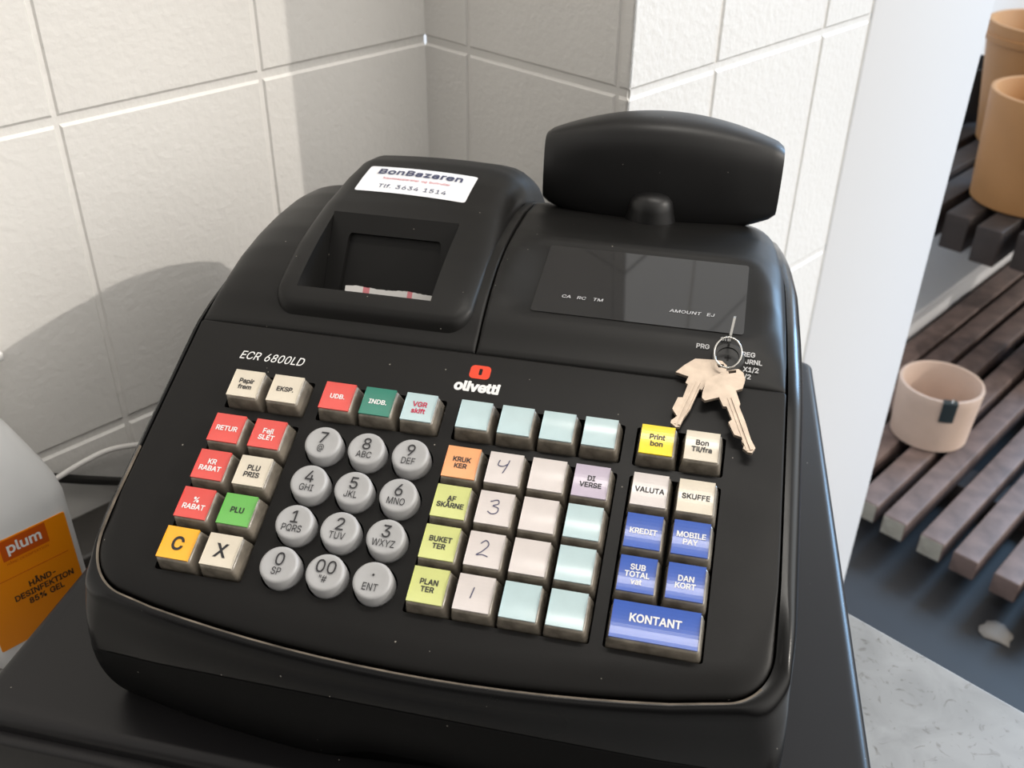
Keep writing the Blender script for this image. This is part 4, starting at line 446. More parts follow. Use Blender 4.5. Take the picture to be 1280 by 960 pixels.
# ------------------------------------------------------------------ setting: walls, floor, worktop
Z_COUNTER, Z_DRAWER, Z_FLOOR = -0.19, -0.09, -1.09
WD, WS, WE, WEND = 0.39, 0.347, 0.1835, 0.975
def block_wall(name, fn, a0, a1, z0, z1, av, zh, depth=0.0016, gw=0.0030, a_stop=None, gh=0.0050):
    """painted block wall: block faces standing proud of the joints, joint lines av (vertical), zh (horizontal); fn(a, z, out)"""
    aj = [(a - gw / 2, a + gw / 2) for a in sorted(av)]; zj = [(z - gh / 2, z + gh / 2) for z in sorted(zh)]
    ac = [a0] + [x for p in aj for x in p] + [a1]; zc = [z0] + [x for p in zj for x in p] + [z1]
    mb = MB(); bv = 0.0012
    def prof(c, lo, hi): return lo + bv, hi - bv
    for i in range(len(ac) - 1):
        for j in range(len(zc) - 1):
            isj = (i % 2 == 1, j % 2 == 1); x0, x1, y0, y1 = ac[i], ac[i + 1], zc[j], zc[j + 1]
            if isj[0] or isj[1]:
                mb.add([fn(x0, y0, -depth), fn(x1, y0, -depth), fn(x1, y1, -depth), fn(x0, y1, -depth)], [(0, 1, 2, 3)])
            else:
                l = bv if i > 0 else 0; r = bv if i < len(ac) - 2 else 0; d = bv * 1.6 if j > 0 else 0; u = bv * 1.6 if j < len(zc) - 2 else 0
                o = [fn(x0, y0, -depth), fn(x1, y0, -depth), fn(x1, y1, -depth), fn(x0, y1, -depth)]
                t = [fn(x0 + l, y0 + d, 0), fn(x1 - r, y0 + d, 0), fn(x1 - r, y1 - u, 0), fn(x0 + l, y1 - u, 0)]
                mb.add(o + t, [(4, 5, 6, 7), (0, 1, 5, 4), (1, 2, 6, 5), (2, 3, 7, 6), (3, 0, 4, 7)])
    return mb
zrows = [-.577, -.355, -.133, .089, .311, .533, .755, .977]
mb = block_wall('wall_left', lambda a, z, o: wp(a, WD - o, z), -1.6, WS, Z_FLOOR, 1.3, [.047 + .147 * k for k in range(-11, 2)], zrows)
tag(mb.build('wall_left', M_wall, smooth=False), kind='structure')
mb = block_wall('wall_back', lambda a, z, o: wp(WS - o, WD - a, z), 0, WD - WE, Z_FLOOR, 1.3, [WD - .341, WD - .1945], zrows)
tag(mb.build('wall_back', M_wall, smooth=False), kind='structure')
mb = block_wall('wall_right', lambda a, z, o: wp(a, WE - o, z), WS, .6885, Z_FLOOR, 1.3, [.449, .6045, .686], zrows)
tag(mb.build('wall_right', M_wall, smooth=False), kind='structure')
mb = MB(); box(mb, (.6895, WE, Z_FLOOR), (WEND, WE + .25, 1.3), lambda a, b, z: wp(a, b, z), .003)
tag(mb.build('trim_1', M_trim), kind='structure')
# floor
M_floor = mat('dark_floor', (.021, .0215, .024, 1), .55, vary=.25, vscale=3, bump=.1, bscale=90)
mb = MB(); box(mb, (-2.5, -2.5, Z_FLOOR - .05), (5.5, 3.0, Z_FLOOR), lambda a, b, z: wp(a, b, z))
tag(mb.build('floor', M_floor, smooth=False), kind='structure')
# far wall behind the pot display
M_far = mat('far_wall_paint', (.72, .72, .73, 1), .6, bump=.1, bscale=40)
mb = MB(); box(mb, (WEND - .05, 1.35, Z_FLOOR), (5.5, 1.45, 1.3), lambda a, b, z: wp(a, b, z))
tag(mb.build('wall_far', M_far, smooth=False), kind='structure')

# worktop
def stained(name):
    mt = bpy.data.materials.new(name); mt.use_nodes = True; nt = mt.node_tree; b = nt.nodes['Principled BSDF']; L = nt.links.new
    tc = nt.nodes.new('ShaderNodeTexCoord')
    n1 = nt.nodes.new('ShaderNodeTexNoise'); n1.inputs['Scale'].default_value = 22; n1.inputs['Detail'].default_value = 8; n1.inputs['Distortion'].default_value = 1.4
    n2 = nt.nodes.new('ShaderNodeTexNoise'); n2.inputs['Scale'].default_value = 75; n2.inputs['Detail'].default_value = 6; n2.inputs['Distortion'].default_value = 2.5
    for n in (n1, n2): L(tc.outputs['Object'], n.inputs['Vector'])
    r1 = nt.nodes.new('ShaderNodeValToRGB'); e = r1.color_ramp.elements
    e[0].position = .30; e[0].color = (.22, .215, .205, 1); e[1].position = .62; e[1].color = (.30, .295, .285, 1)
    r2 = nt.nodes.new('ShaderNodeValToRGB'); e = r2.color_ramp.elements
    e[0].position = .26; e[0].color = (.55, .51, .47, 1); e[1].position = .40; e[1].color = (1, 1, 1, 1)
    L(n1.outputs['Fac'], r1.inputs[0]); L(n2.outputs['Fac'], r2.inputs[0])
    mx = nt.nodes.new('ShaderNodeMix'); mx.data_type = 'RGBA'; mx.blend_type = 'MULTIPLY'; mx.inputs[0].default_value = 1
    L(r1.outputs[0], mx.inputs[6]); L(r2.outputs[0], mx.inputs[7]); L(mx.outputs[2], b.inputs['Base Color'])
    b.inputs['Roughness'].default_value = .5
    return mt
mb = MB(); box(mb, (-1.6, -.62, Z_COUNTER - .03), (.306, WD - .003, Z_COUNTER), lambda a, b, z: wp(a, b, z), .002)
wt = mb.build('worktop', stained('stained_pale_laminate'), origin=wp(-.6, 0, Z_COUNTER - .03)); tag(wt, 'pale grey stained worktop under the cash drawer, running along the white block wall', 'worktop')
M_cab = mat('counter_cabinet_paint', (.45, .45, .45, 1), .6)
mb = MB(); box(mb, (-1.6, -.55, Z_FLOOR), (.28, WD - .005, Z_COUNTER - .03), lambda a, b, z: wp(a, b, z), .002)
cabn = mb.build('counter_base', M_cab, wt, origin=wp(-.6, 0, Z_FLOOR))

# ------------------------------------------------------------------ cash drawer
dq = [(-.2145, -.0375), (.1955, -.0375), (.1765, .378), (-.2180, .377)]
dc = Vector((-.015, .17, Z_DRAWER - .1))
drawer = thing('cash_till', 'wide flat black steel cash drawer carrying the cash register, on the worktop', 'cash drawer', dc)
def dring(ins, z, r):
    cx = sum(p[0] for p in dq) / 4; cy = sum(p[1] for p in dq) / 4
    q = [(p[0] - ins * (1 if p[0] > cx else -1), p[1] - ins * (1 if p[1] > cy else -1), r) for p in dq]
    return [Vector((p.x, p.y, z)) for p in fillet(q, 4)]
mb = MB(); rs = [dring(.004, Z_DRAWER - .094, .003), dring(.0, Z_DRAWER - .094, .006)]
for k in range(6):
    a = k / 5 * math.pi / 2; rs.append(dring(.0055 * (1 - math.cos(a)), Z_DRAWER - .0055 + .0055 * math.sin(a), .0065))
mb.rings(rs, True, True, True); mb.build('housing', M_drawer, drawer, dc)
mb = MB(); box(mb, (-.208, -.0435, Z_DRAWER - .088), (.189, -.034, Z_DRAWER - .009), lambda a, b, z: Vector((a, b, z)), .002)
df = mb.build('drawer_front', M_drawer, drawer, (0, -.04, -.14))
mb = MB(); tube(mb, [(-.01, -.0475, -.125), (-.01, -.0425, -.125)], .009, 24); mb.build('lock', M_steel, df, (-.01, -.045, -.125))
for x in (-.18, .15):
    for y in (0.0, .33):
        mb = MB(); lathe(mb, [(.011, -.19), (.011, -.1855), (.009, -.184)], (x, y, 0), 20)
        if Vector((x, y, 0)).dot(D1) < .29: mb.build('foot', M_hole, drawer, (x, y, -.19))

# ------------------------------------------------------------------ cash register
RC = Vector((-.0065, .15, Z_DRAWER))
reg = thing('cash_register', 'black electronic cash register with coloured lettered keys, standing on the black cash drawer', 'cash register', RC)
XC = -.005
def xr(y): return .1375 - .028 * max(0, y - .03) - .055 * max(0, y - .2)
XL = -.1505
def outline(rl, rr_, grow=0.0):
    """plan outline of the rim, counter-clockwise, bowed front; always the same number of points"""
    fy = lambda x: -.0262 + .62 * (x - XC) ** 2 - grow
    l = XL - grow; r = lambda y: xr(y) + grow * 1.45
    p = [(l, .338 + grow, .03), (l, fy(l) + .001, rl)]
    for k in range(15):
        x = -.115 + .215 * k / 14; p.append((x, fy(x), 0))
    p += [(r(0), fy(r(0)) + .001, rr_)]
    for y in (.03, .08, .12, .16, .2, .24, .28): p.append((r(y), y, 0))
    p.append((r(.338), .338 + grow, .03)); q = fillet(p, 20); out = []
    for i, a in enumerate(q):
        b = q[(i + 1) % len(q)]; n = 48 if i == 20 else (40 if i == len(q) - 1 else (6 if 77 <= i <= 84 else (2 if 41 <= i <= 56 else 1)))
        for k in range(n): out.append(a.lerp(b, k / n))
    return out
OUT = outline(.024, .020); ONR = normals(OUT)
LOW = outline(.012, .012, .0066); LNR = normals(LOW)
ZS = np.array([(-.06, -.0335), (.112, .0421), (.130, .0465), (.158, .0505), (.189, .0525), (.205, .0530), (.233, .0520), (.257, .0480), (.285, .0410), (.31, .029), (.33, .012), (.345, -.006), (.37, -.03)])
ZCt = np.array([(.10, .0368), (.112, .0421), (.121, .0475), (.129, .0532), (.142, .0600), (.159, .0660), (.177, .0690), (.202, .0695), (.227, .0680), (.252, .0635), (.28, .053), (.31, .037), (.33, .018), (.345, -.004)])
_ys = np.linspace(-.06, .37, 1721); _k = np.hanning(37); _k /= _k.sum()
def smooth_tab(T, keep):
    z = np.interp(_ys, T[:, 0], T[:, 1]); zp = np.pad(z, 18, mode='edge'); s = np.convolve(zp, _k, 'valid'); s[_ys < keep] = z[_ys < keep]; return s
_zs = smooth_tab(ZS, .09); _zc = smooth_tab(ZCt, .113)
def zs(y): return float(np.interp(y, _ys, _zs))
def zc0(y): return float(np.interp(y, _ys, _zc))
def zj(x): return -.037 - .017 * min(1, abs((x - XC) / .15)) ** 2
def oring(off, zf): return [Vector((p.x + n.x * off, p.y + n.y * off, zf(p.x + n.x * off, p.y + n.y * off, p))) for p, n in zip(OUT, ONR)]
def lowring(off, zf): return [Vector((p.x + n.x * off, p.y + n.y * off, zf(p.x + n.x * off, p.y + n.y * off, p))) for p, n in zip(LOW, LNR)]
# shell
M_dust = mat('dusty_seam', (.13, .108, .085, 1), .8, vary=.5, vscale=90)
mb = MB(); rs = []
def fr(y): t = max(0, min(1, (.022 - y) / .03)); return t * t * (3 - 2 * t)      # 1 along the rolled front edge
def rimz(y): return zs(y) - .0004 - .0030 * fr(y)
rs.append(oring(.0004, lambda x, y, p: zs(p.y) - .014))
rs.append(oring(.0004, lambda x, y, p: rimz(p.y) - .0006))
rs.append(oring(.0007, lambda x, y, p: rimz(p.y)))
rs.append(oring(.0015, lambda x, y, p: rimz(p.y) - .0001))
top = oring(.0015, lambda x, y, p: rimz(p.y) - .0001); low = lowring(.0, lambda x, y, p: zj(p.x))
mid = []
for a, b, n_, o_ in zip(top, low, ONR, OUT):
    h_ = min(.0085, .50 * (a.z - b.z)); g_ = .86 - .25 * fr(o_.y) - .5 * max(0, min(1, (-.145 - o_.x) / .004)) * (1 - fr(o_.y + .01))
    mid.append(Vector((a.x + (b.x - a.x) * g_, a.y + (b.y - a.y) * g_, a.z - h_)))
for k in range(1, 9):
    a_ = k / 8 * math.pi / 2; rs.append([Vector((a.x + (b.x - a.x) * math.sin(a_), a.y + (b.y - a.y) * math.sin(a_), a.z + (b.z - a.z) * (1 - math.cos(a_)))) for a, b in zip(top, mid)])
for k in range(1, 5):
    t = k / 4; e = math.sin(t * math.pi / 2); rs.append([Vector((a.x + (b.x - a.x) * e, a.y + (b.y - a.y) * e, a.z + (b.z - a.z) * t)) for a, b in zip(mid, low)])
mb.rings(rs, True)
npt = len(OUT)
for f in range(npt, 3 * npt):
    p = OUT[f % npt]
    if p.y < .05 and p.x < .132: mb.m[f] = 1
mb.build('shell', [M_shell, M_dust], reg, RC)
# added black plate standing in for shade below the keys, stops light leaking
mb = MB(); q = [(p.x, p.y) for p in OUT if p.y < .118]
loop = [Vector((p.x, p.y)) for p in OUT]
prism(mb, [loop], lambda x, y: Vector((x, y, zs(y) - .0185)), lambda x, y: Vector((x, y, zs(y) - .0175)))
mb.build('shade_plate', M_hole, reg, RC)
# base
mb = MB(); rs = [lowring(-.0012, lambda x, y, p: zj(p.x) - .0002)]
for k in range(9):
    t = k / 8; off = .0002 - .0095 * t ** 2.3
    def zf(x, y, p, t=t):
        bump = .011 * math.exp(-(((p.x + .005) / .032) ** 4)) * t if p.y < .0 else 0
        return zj(p.x) - .0008 + (Z_DRAWER - zj(p.x) + .0008) * t + bump
    rs.append(lowring(off, zf))
mb.rings(rs, True, True, True); mb.build('base', mat('shaded_black_base', (.0024, .0024, .0026, 1), .5, spec=.10, dust=.045), reg, RC)  # shade at the front put into darker colour and weak specular of the base

# keyboard panel with key openings
KH = -.0066
def kpoly():
    fv = lambda u: (-.0262 + .62 * (u - XC) ** 2 - .0032) / ct
    p = [(XL, .1212, .002), (XL, fv(XL) + .001, .024)]
    for k in range(15):
        x = -.115 + .215 * k / 14; p.append((x, fv(x), 0))
    p += [(xr(0), fv(xr(0)) + .001, .020), (xr(.04), .04, 0), (xr(.112), .1212, .002)]
    return resample(fillet(p, 10), .02)
KP = kpoly(); KN = normals(KP)
mb = MB(); rs = [[kb(p.x, p.y, KH - .009) for p in KP]]
for k in range(9):
    a = k / 8 * math.pi / 2; q = []
    for p, n in zip(KP, KN):
        f = fr(p.y * ct); ins = (.0014 + .0120 * f) * (1 - math.cos(a)); q.append(kb(p.x - n.x * ins, p.y - n.y * ins, KH - (.0012 + .0026 * f) * (1 - math.sin(a))))
    rs.append(q)
mb.rings(rs, True, True, True)
panel = mb.build('keyboard_panel', M_panel, reg, RC)
CU = MB()
def cut_rect(u0, u1, v0, v1): prism(CU, [rrect(u1 - u0, v1 - v0, .0012, (u0 + u1) / 2, (v0 + v1) / 2, 3)], lambda x, y: kb(x, y, KH - .03), lambda x, y: kb(x, y, KH + .02))
LCOL, NCOL, GCOL, RCOL = [-.110, -.0903], [-.0645, -.0442, -.0238], [0, .0191, .0380, .0568], [.0817, .1010]
ROW = [0.0, .0192, .0384, .0577]; TOP = .0824
NROW = [-.0012, .0185, .0383, .0583]
hw = .00985
cut_rect(LCOL[0] - hw, LCOL[1] + hw, ROW[0] - hw, ROW[3] + hw)
cut_rect(LCOL[0] - hw, LCOL[1] + hw, TOP - hw, TOP + hw)
cut_rect(-.0647 - hw, -.0257 + hw, TOP - hw, TOP + hw)
cut_rect(GCOL[0] - hw, GCOL[3] + hw, TOP - hw, TOP + hw)
cut_rect(GCOL[0] - hw, GCOL[3] + hw, ROW[0] - hw, ROW[3] + hw)
cut_rect(RCOL[0] - hw, RCOL[1] + hw, TOP - hw, TOP + hw)
cut_rect(RCOL[0] - hw, RCOL[1] + hw, ROW[0] - hw, ROW[3] + hw)
for u in NCOL:
    for v in NROW:
        prism(CU, [[Vector((u + .0094 * math.cos(a), v + .0094 * math.sin(a))) for a in (2 * math.pi * k / 40 for k in range(40))]], lambda x, y: kb(x, y, KH - .03), lambda x, y: kb(x, y, KH + .02))
cutter = CU.build('cutter', M_hole, smooth=False)
md = panel.modifiers.new('b', 'BOOLEAN'); md.object = cutter; md.operation = 'DIFFERENCE'; md.solver = 'EXACT'
cutter.location = (0, 0, 0)
dg = bpy.context.evaluated_depsgraph_get(); dg.update()
nm = bpy.data.meshes.new_from_object(panel.evaluated_get(dg)); panel.modifiers.clear(); panel.data = nm
bpy.data.objects.remove(cutter)
nm.polygons.foreach_set('use_smooth', [True] * len(nm.polygons)); nm.set_sharp_from_angle(angle=R(30))

# lettering on the panel
mb = MB(); PH = KH + .00015
addtext(mb, lambda x, y: kb(-.1063 + x, .1030 + y, PH), 'ECR 6800LD', .0066, weight='r', sx=.86, shear=.22)
tag(mb.build('model_lettering', M_white, reg, kb(-.106, .103, PH), smooth=False), 'white slanted ECR 6800LD lettering')
mb = MB(); prism(mb, [rrect(.0098, .0075, .0021, -.0046, .1104), rrect(.0016, .0036, .0005, -.0044, .1106)[::-1]], lambda x, y: kb(x, y, PH - .0003), lambda x, y: kb(x, y, PH))
tag(mb.build('logo_emblem', M_logo, reg, kb(-.0046, .1104, PH), smooth=False), 'orange red rounded square emblem')
mb = MB(); addtext(mb, lambda x, y: kb(-.0042 + x, .1020 + y, PH), 'olivetti', .0072, weight='h', sx=1.02, shear=.04, space=1.0)
tag(mb.build('brand_lettering', M_white, reg, kb(-.0042, .102, PH), smooth=False), 'bold white olivetti lettering')

# keys
def key_cap(u, v, w, h):
    """frustum cap with soft top edge"""
    mb = MB(); rs = []
    for ins, hh, r in ((0, -.0130, .0012), (0, -.0085, .0014), (.0007, -.0035, .0016), (.0011, -.0009, .0016), (.0014, -.0004, .0015), (.0019, -.0001, .0014)):
        rs.append([kb(p.x, p.y, hh) for p in rrect(w - 2 * ins, h - 2 * ins, r, u, v - ins * .12, 3)])
    return mb.rings(rs, True, True, True)
SAG = .00055
def label_h(y, half): return .00028 - SAG * (1 - (y / half) ** 2) + SAG
def square_key(u, v, lines, col, ink, w=.0178, h=.0178, size=.0036, weight='b', pen=None, desc=None, lw=None, line=.95, dy=0.0, seg=10, lh=None, dx=-.0003):
    k = key_cap(u, v, w, h).build('key', M_cap, reg, kb(u, v, -.009), angle=50)
    lw = lw or w - .0034; lh = lh or h - .0034
    mb = MB(); n = seg
    hf = lambda y: .00012 + .00055 * ((y / (lh / 2)) ** 2 - 0.15) + .00012
    pts = []
    for i in range(n + 1):
        y = -lh / 2 + lh * i / n
        pts += [kb(u + dx - lw / 2, v + .0002 + y, hf(y)), kb(u + dx + lw / 2, v + .0002 + y, hf(y))]
    mb.add(pts, [(2 * i, 2 * i + 1, 2 * i + 3, 2 * i + 2) for i in range(n)], 0)
    # thin side walls of the insert
    mb.add([kb(u + dx + s * lw / 2, v + .0002 + q * lh / 2, z) for (s, q) in ((-1, -1), (1, -1), (1, 1), (-1, 1)) for z in (hf(lh / 2), -.0004)],
           [(0, 1, 3, 2), (2, 3, 5, 4), (4, 5, 7, 6), (6, 7, 1, 0)], 0)
    mats = [LC[col]]
    fn = lambda x, y: kb(u + dx + x, v + .0002 + y + dy, hf(y + dy) + .0002)
    if lines:
        mats.append(ink); addtext(mb, fn, lines, size, 1, weight=weight, line=line, sx=.97)
    if pen:
        mats.append(M_pen)
        for stroke in pen:
            s = [p for p in spline([(a * .001, b * .001, 0) for a, b in stroke], 5)]
            L_, R_ = [], []
            for i, p in enumerate(s):
                t = (s[min(i + 1, len(s) - 1)] - s[max(i - 1, 0)]).normalized(); nn = Vector((-t.y, t.x, 0)) * .00022
                L_.append(p + nn); R_.append(p - nn)
            vs = [fn(p.x, p.y) for pr in zip(L_, R_) for p in pr]
            mb.add(vs, [(2 * i, 2 * i + 1, 2 * i + 3, 2 * i + 2) for i in range(len(s) - 1)], 1)
    mb.build('key_label', mats, k, kb(u, v, 0), smooth=False if lines or pen else True)
    tag(k, desc)
    return k
I, Wt = M_ink, M_white
M_redink = mat('red_ink', lin((190, 30, 70)), .5); M_brownink = mat('grey_ink', (.05, .045, .05, 1), .5)
LKEYS = [(0, 0, 'C', 'amber', I, .0085, 'amber key lettered C'), (0, 1, 'X', 'cream', I, .0085, 'cream key lettered X'),
         (1, 0, '%\nRABAT', 'red', Wt, .0035, 'red key lettered % RABAT'), (1, 1, 'PLU', 'green', I, .0036, 'green key lettered PLU'),
         (2, 0, 'KR\nRABAT', 'red', Wt, .0035, 'red key lettered KR RABAT'), (2, 1, 'PLU\nPRIS', 'cream', I, .0035, 'cream key lettered PLU PRIS'),
         (3, 0, 'RETUR', 'red', Wt, .0035, 'red key lettered RETUR'), (3, 1, 'Fejl\nSLET', 'red', Wt, .0035, 'red key lettered Fejl SLET')]
for r, c, t, col, ink, sz, d in LKEYS: square_key(LCOL[c], ROW[r], t, col, ink, size=sz, desc=d)
square_key(LCOL[0], TOP, 'Papir\nfrem', 'cream', I, size=.0034, weight='b', desc='cream key lettered Papir frem')
square_key(LCOL[1], TOP, 'EKSP.', 'cream', I, size=.0034, weight='b', desc='cream key lettered EKSP.')
square_key(-.0647, TOP, 'UDB.', 'red', Wt, size=.0034, desc='red key lettered UDB.')
square_key(-.0453, TOP, 'INDB.', 'teal', Wt, size=.0034, desc='teal key lettered INDB.')
square_key(-.0257, TOP, 'VGR\nskift', 'ice', M_redink, size=.0036, desc='pale key with red lettering VGR skift')
for i, u in enumerate(GCOL): square_key(u, TOP, None, 'ice', None, desc='blank pale blue key in the top row')
square_key(RCOL[0], TOP, 'Print\nbon', 'yellow', I, size=.0035, weight='b', desc='bright yellow key lettered Print bon')
square_key(RCOL[1], TOP, 'Bon\nTil/fra', 'cream', I, size=.0035, weight='b', desc='cream key lettered Bon Til/fra')
GK = {(0, 0): ('PLAN\nTER', 'lime'), (1, 0): ('BUKET\nTER', 'lime'), (2, 0): ('AF\nSKÅRNE', 'lime'), (3, 0): ('KRUK\nKER', 'orange'),
      (3, 3): ('DI\nVERSE', 'lilac')}
PEN = {(3, 1): [[(-2.6, 4.0), (-3.0, 1.6), (-.8, 1.2), (1.2, 2.6)], [(1.6, 4.4), (.9, 1.5), (-.4, -2.2)]],
       (2, 1): [[(-2.4, 3.0), (.6, 4.0), (1.2, 2.4), (-1.0, 1.2), (1.4, .4), (1.2, -1.8), (-1.0, -2.6), (-2.8, -1.6)]],
       (1, 1): [[(-2.2, 2.6), (-.2, 4.2), (1.2, 2.4), (-.8, -.6), (-3.0, -2.6), (-.6, -2.2), (1.8, -2.8)]],
       (0, 1): [[(-.4, 2.6), (-.8, .4), (-1.2, -2.2)]]}
for r in range(4):
    for c in range(4):
        pen = PEN.get((r, c)); t, col = GK.get((r, c), (None, 'white' if c in (1, 2) and (r, c) != (0, 2) else 'ice'))
        d = ('%s key lettered %s' % (col, t.replace('\n', ' '))) if t else ('white key with a handwritten %d' % (r + 1) if pen else ('blank white key' if col == 'white' else 'blank pale blue key'))
        square_key(GCOL[c], ROW[r], t, col, I, size=.0033, weight='b', pen=pen, desc=d, w=.0182, h=.0186)
RK = [(3, 0, 'VALUTA', 'white', I), (3, 1, 'SKUFFE', 'cream', I), (2, 0, 'KREDIT', 'blue', Wt), (2, 1, 'MOBILE\nPAY', 'blue', Wt), (1, 0, 'SUB\nTOTAL\nvat', 'blue', Wt), (1, 1, 'DAN\nKORT', 'blue', Wt)]
for r, c, t, col, ink in RK:
    square_key(RCOL[c], ROW[r], t, col, ink, size=.0034, weight='b', w=.0182, h=.0186, line=.9, desc='%s key lettered %s' % (col, t.replace('\n', ' ')))
square_key((RCOL[0] + RCOL[1]) / 2, ROW[0] - .0002, 'KONTANT', 'blue', Wt, w=.0182 + .0193, h=.0186, size=.0046, weight='b', dy=.0015, desc='wide blue key lettered KONTANT')
NK = [['0|SP', '00|"#', '.|ENT'], ['1|PQRS', '2|TUV', '3|WXYZ'], ['4|GHI', '5|JKL', '6|MNO'], ['7|@', '8|ABC', '9|DEF']]
for r in range(4):
    for c in range(3):
        u, v = NCOL[c], NROW[r]; mb = MB(); rs = []
        for rad, hh in ((.0086, -.013), (.0086, -.006), (.0083, -.0012), (.0080, -.0005), (.0075, -.0001), (.0068, -.00005), (.0050, -.0003), (.0025, -.00045)):
            rs.append([kb(u + rad * math.cos(a), v + rad * math.sin(a), hh) for a in (2 * math.pi * k / 40 for k in range(40))])
        mb.rings(rs, True, True, True)
        a, b = NK[r][c].split('|')
        k = mb.build('number_key', M_grey, reg, kb(u, v, -.009), angle=60)
        mb = MB()
        fn1 = lambda x, y: kb(u + x, v + .0023 + y, .00012); fn2 = lambda x, y: kb(u + x, v - .0031 + y, .00012)
        if a == '.': prism(mb, [[Vector((u + .0005 * math.cos(q), v + .0022 + .0005 * math.sin(q))) for q in (k2 * math.pi / 6 for k2 in range(12))]], lambda x, y: kb(x, y, 0), lambda x, y: kb(x, y, .00012))
        else: addtext(mb, fn1, a, .0082, sx=.95)
        addtext(mb, fn2, b, .0046, sx=.80)
        mb.build('key_lettering', M_ink, k, kb(u, v, 0), smooth=False)
        tag(k, 'round grey key marked ' + ('point' if a == '.' else a) + ' and ' + b)

# ------------------------------------------------------------------ upper covers
def cover_z(x, y):
    b = zs(y) - .0006; t = zc0(y); d = min(x - XL, xr(y) - x); Rr = .036
    q = max(0, min(1, d / Rr)); g = (1 - (1 - q) ** 2.4) ** (1 / 2.4)
    return b + (t - b) * g
WX0, WX1, WY0, WY1 = .012, .1135, .1365, .1895
def win_plane(y): return .0566 + (.0672 - .0566) * (y - WY0) / (WY1 - WY0)
def disp_z(x, y):
    z = cover_z(x, y)
    def sst(a, b, t): t = max(0, min(1, (t - a) / (b - a))); return t * t * (3 - 2 * t)
    wgt = sst(WX0 - .018, WX0 + .002, x) * (1 - sst(WX1 - .001, WX1 + .017, x)) * sst(WY0 - .006, WY0, y) * (1 - sst(WY1, WY1 + .004, y))
    return z + (min(z, win_plane(y) - .0004) - z) * wgt
SPLIT = -.0095
def cover(name, fx0, fx1, zf, nx, label):
    ys = [.1143 + (.332 - .1143) * k / 90 for k in range(91)]; rows = []
    for y in ys:
        a, b = fx0(y), fx1(y)
        # denser near the outer edge
        row = []
        for i in range(nx + 1):
            s = i / nx; row.append(Vector((a + (b - a) * s, y, zf(a + (b - a) * s, y))))
        rows.append([row[0] + Vector((0, 0, -.008)), row[0] + Vector((0, 0, -.0006))] + [row[0] + Vector((.0004 if fx0 is LX else .0006, 0, 0))] + row[1:-1] + [row[-1] + Vector((-.0005, 0, 0)), row[-1] + Vector((0, 0, -.0006)), row[-1] + Vector((0, 0, -.008))])
    f0 = [p + Vector((0, -.0006, -.008)) for p in rows[0]]; f1 = [p + Vector((0, -.0006, -.0007)) for p in rows[0]]
    mb = MB(); mb.rings([f0, f1] + rows, False)
    return tag(mb.build(name, M_cover, reg, RC, angle=50), label)
LX = lambda y: XL + .0004
def printer_side_z(x, y):
    """the cover is open below the printer hump"""
    return .022 if (-.1095 < x < -.0315 and .1265 < y < .195) else cover_z(x, y)
cover('printer_side_cover', LX, lambda y: SPLIT - .0004, printer_side_z, 90, None)
cover('display_cover', lambda y: SPLIT + .0004, lambda y: xr(y) - .0004, disp_z, 90, None)
# operator display window
mb = MB(); pl = rrect(WX1 - WX0, WY1 - WY0, .0015, (WX0 + WX1) / 2, (WY0 + WY1) / 2, 4)
prism(mb, [pl], lambda x, y: Vector((x, y, win_plane(y) - .002)), lambda x, y: Vector((x, y, win_plane(y))))
win = mb.build('display_window', M_glossy, reg, ((WX0 + WX1) / 2, .163, .062), angle=20); tag(win, 'glossy black operator display window')
def on_surf(zf, cx, cy, lift=.00025):
    """text frame tangent to a height field; returns fn(x, y) -> world"""
    e = .002; s = (zf(cx, cy + e) - zf(cx, cy - e)) / (2 * e); t = Vector((0, 1, s)).normalized(); n = Vector((0, -t.z, t.y)); o = Vector((cx, cy, zf(cx, cy)))
    return lambda x, y: o + Vector((1, 0, 0)) * x + t * y + n * lift
wz = lambda x, y: win_plane(y)
for grp in ((('CA', .0275, .1495), ('RC', .0350, .1495), ('TM', .0432, .1495)), (('AMOUNT', .0855, .1478), ('EJ', .0975, .1478))):
    mb = MB()
    for body, x, y in grp: addtext(mb, on_surf(wz, x, y), body, .0032, weight='r', shear=.12, sx=1.12)
    mb.build('display_lettering', M_dimwhite, win, (grp[0][1], .149, .06), smooth=False)

# printer hump with sloping paper outlet
HX0, HX1, HY0, HY1 = -.1165, -.0145, .1205, .345
ZHt = np.array([(.11, .046), (.1205, .0528), (.126, .0562), (.135, .0606), (.150, .0656), (.163, .0692), (.197, .0765), (.229, .0800), (.25, .0805), (.268, .0770), (.29, .0685), (.31, .0575), (.325, .046), (.345, .010)])
_zh = smooth_tab(ZHt, .115)
def hump_top(x, y):
    s = (x - (HX0 + HX1) / 2) / ((HX1 - HX0) / 2); return float(np.interp(y, _ys, _zh)) + .0025 * (1 - s * s) * min(1, max(0, (y - .12) / .1))
def se(q, n=2.6): q = max(0, min(1, q)); return (1 - (1 - q) ** n) ** (1 / n)
def hump_z(x, y):
    b = cover_z(x, y) - .0015; t = hump_top(x, y); k = max(0, min(1, (y - .12) / .09))
    g = min(se((x - HX0) / (.006 + .007 * k)), 1) * se((HX1 - x) / (.006 + .017 * k)) * se((y - HY0) / .0028) * se((HY1 - y) / .02)
    # round the two front corners in plan
    return b + (t - b) * g
PX0, PX1, PY0, PY1 = -.1052, -.0362, .1305, .1845
RS = 1.46
def outlet_plane(y): return .0762 - RS * (.1849 - y)
gx = sorted(set([HX0 + .00035 * k * k for k in range(0, 9)] + [HX1 - .0004 * k * k for k in range(0, 9)] + [HX0 + .022 + (HX1 - HX0 - .05) * k / 46 for k in range(47)] + [PX0 - .0001, PX0 + .0001, PX1 - .0001, PX1 + .0001]))
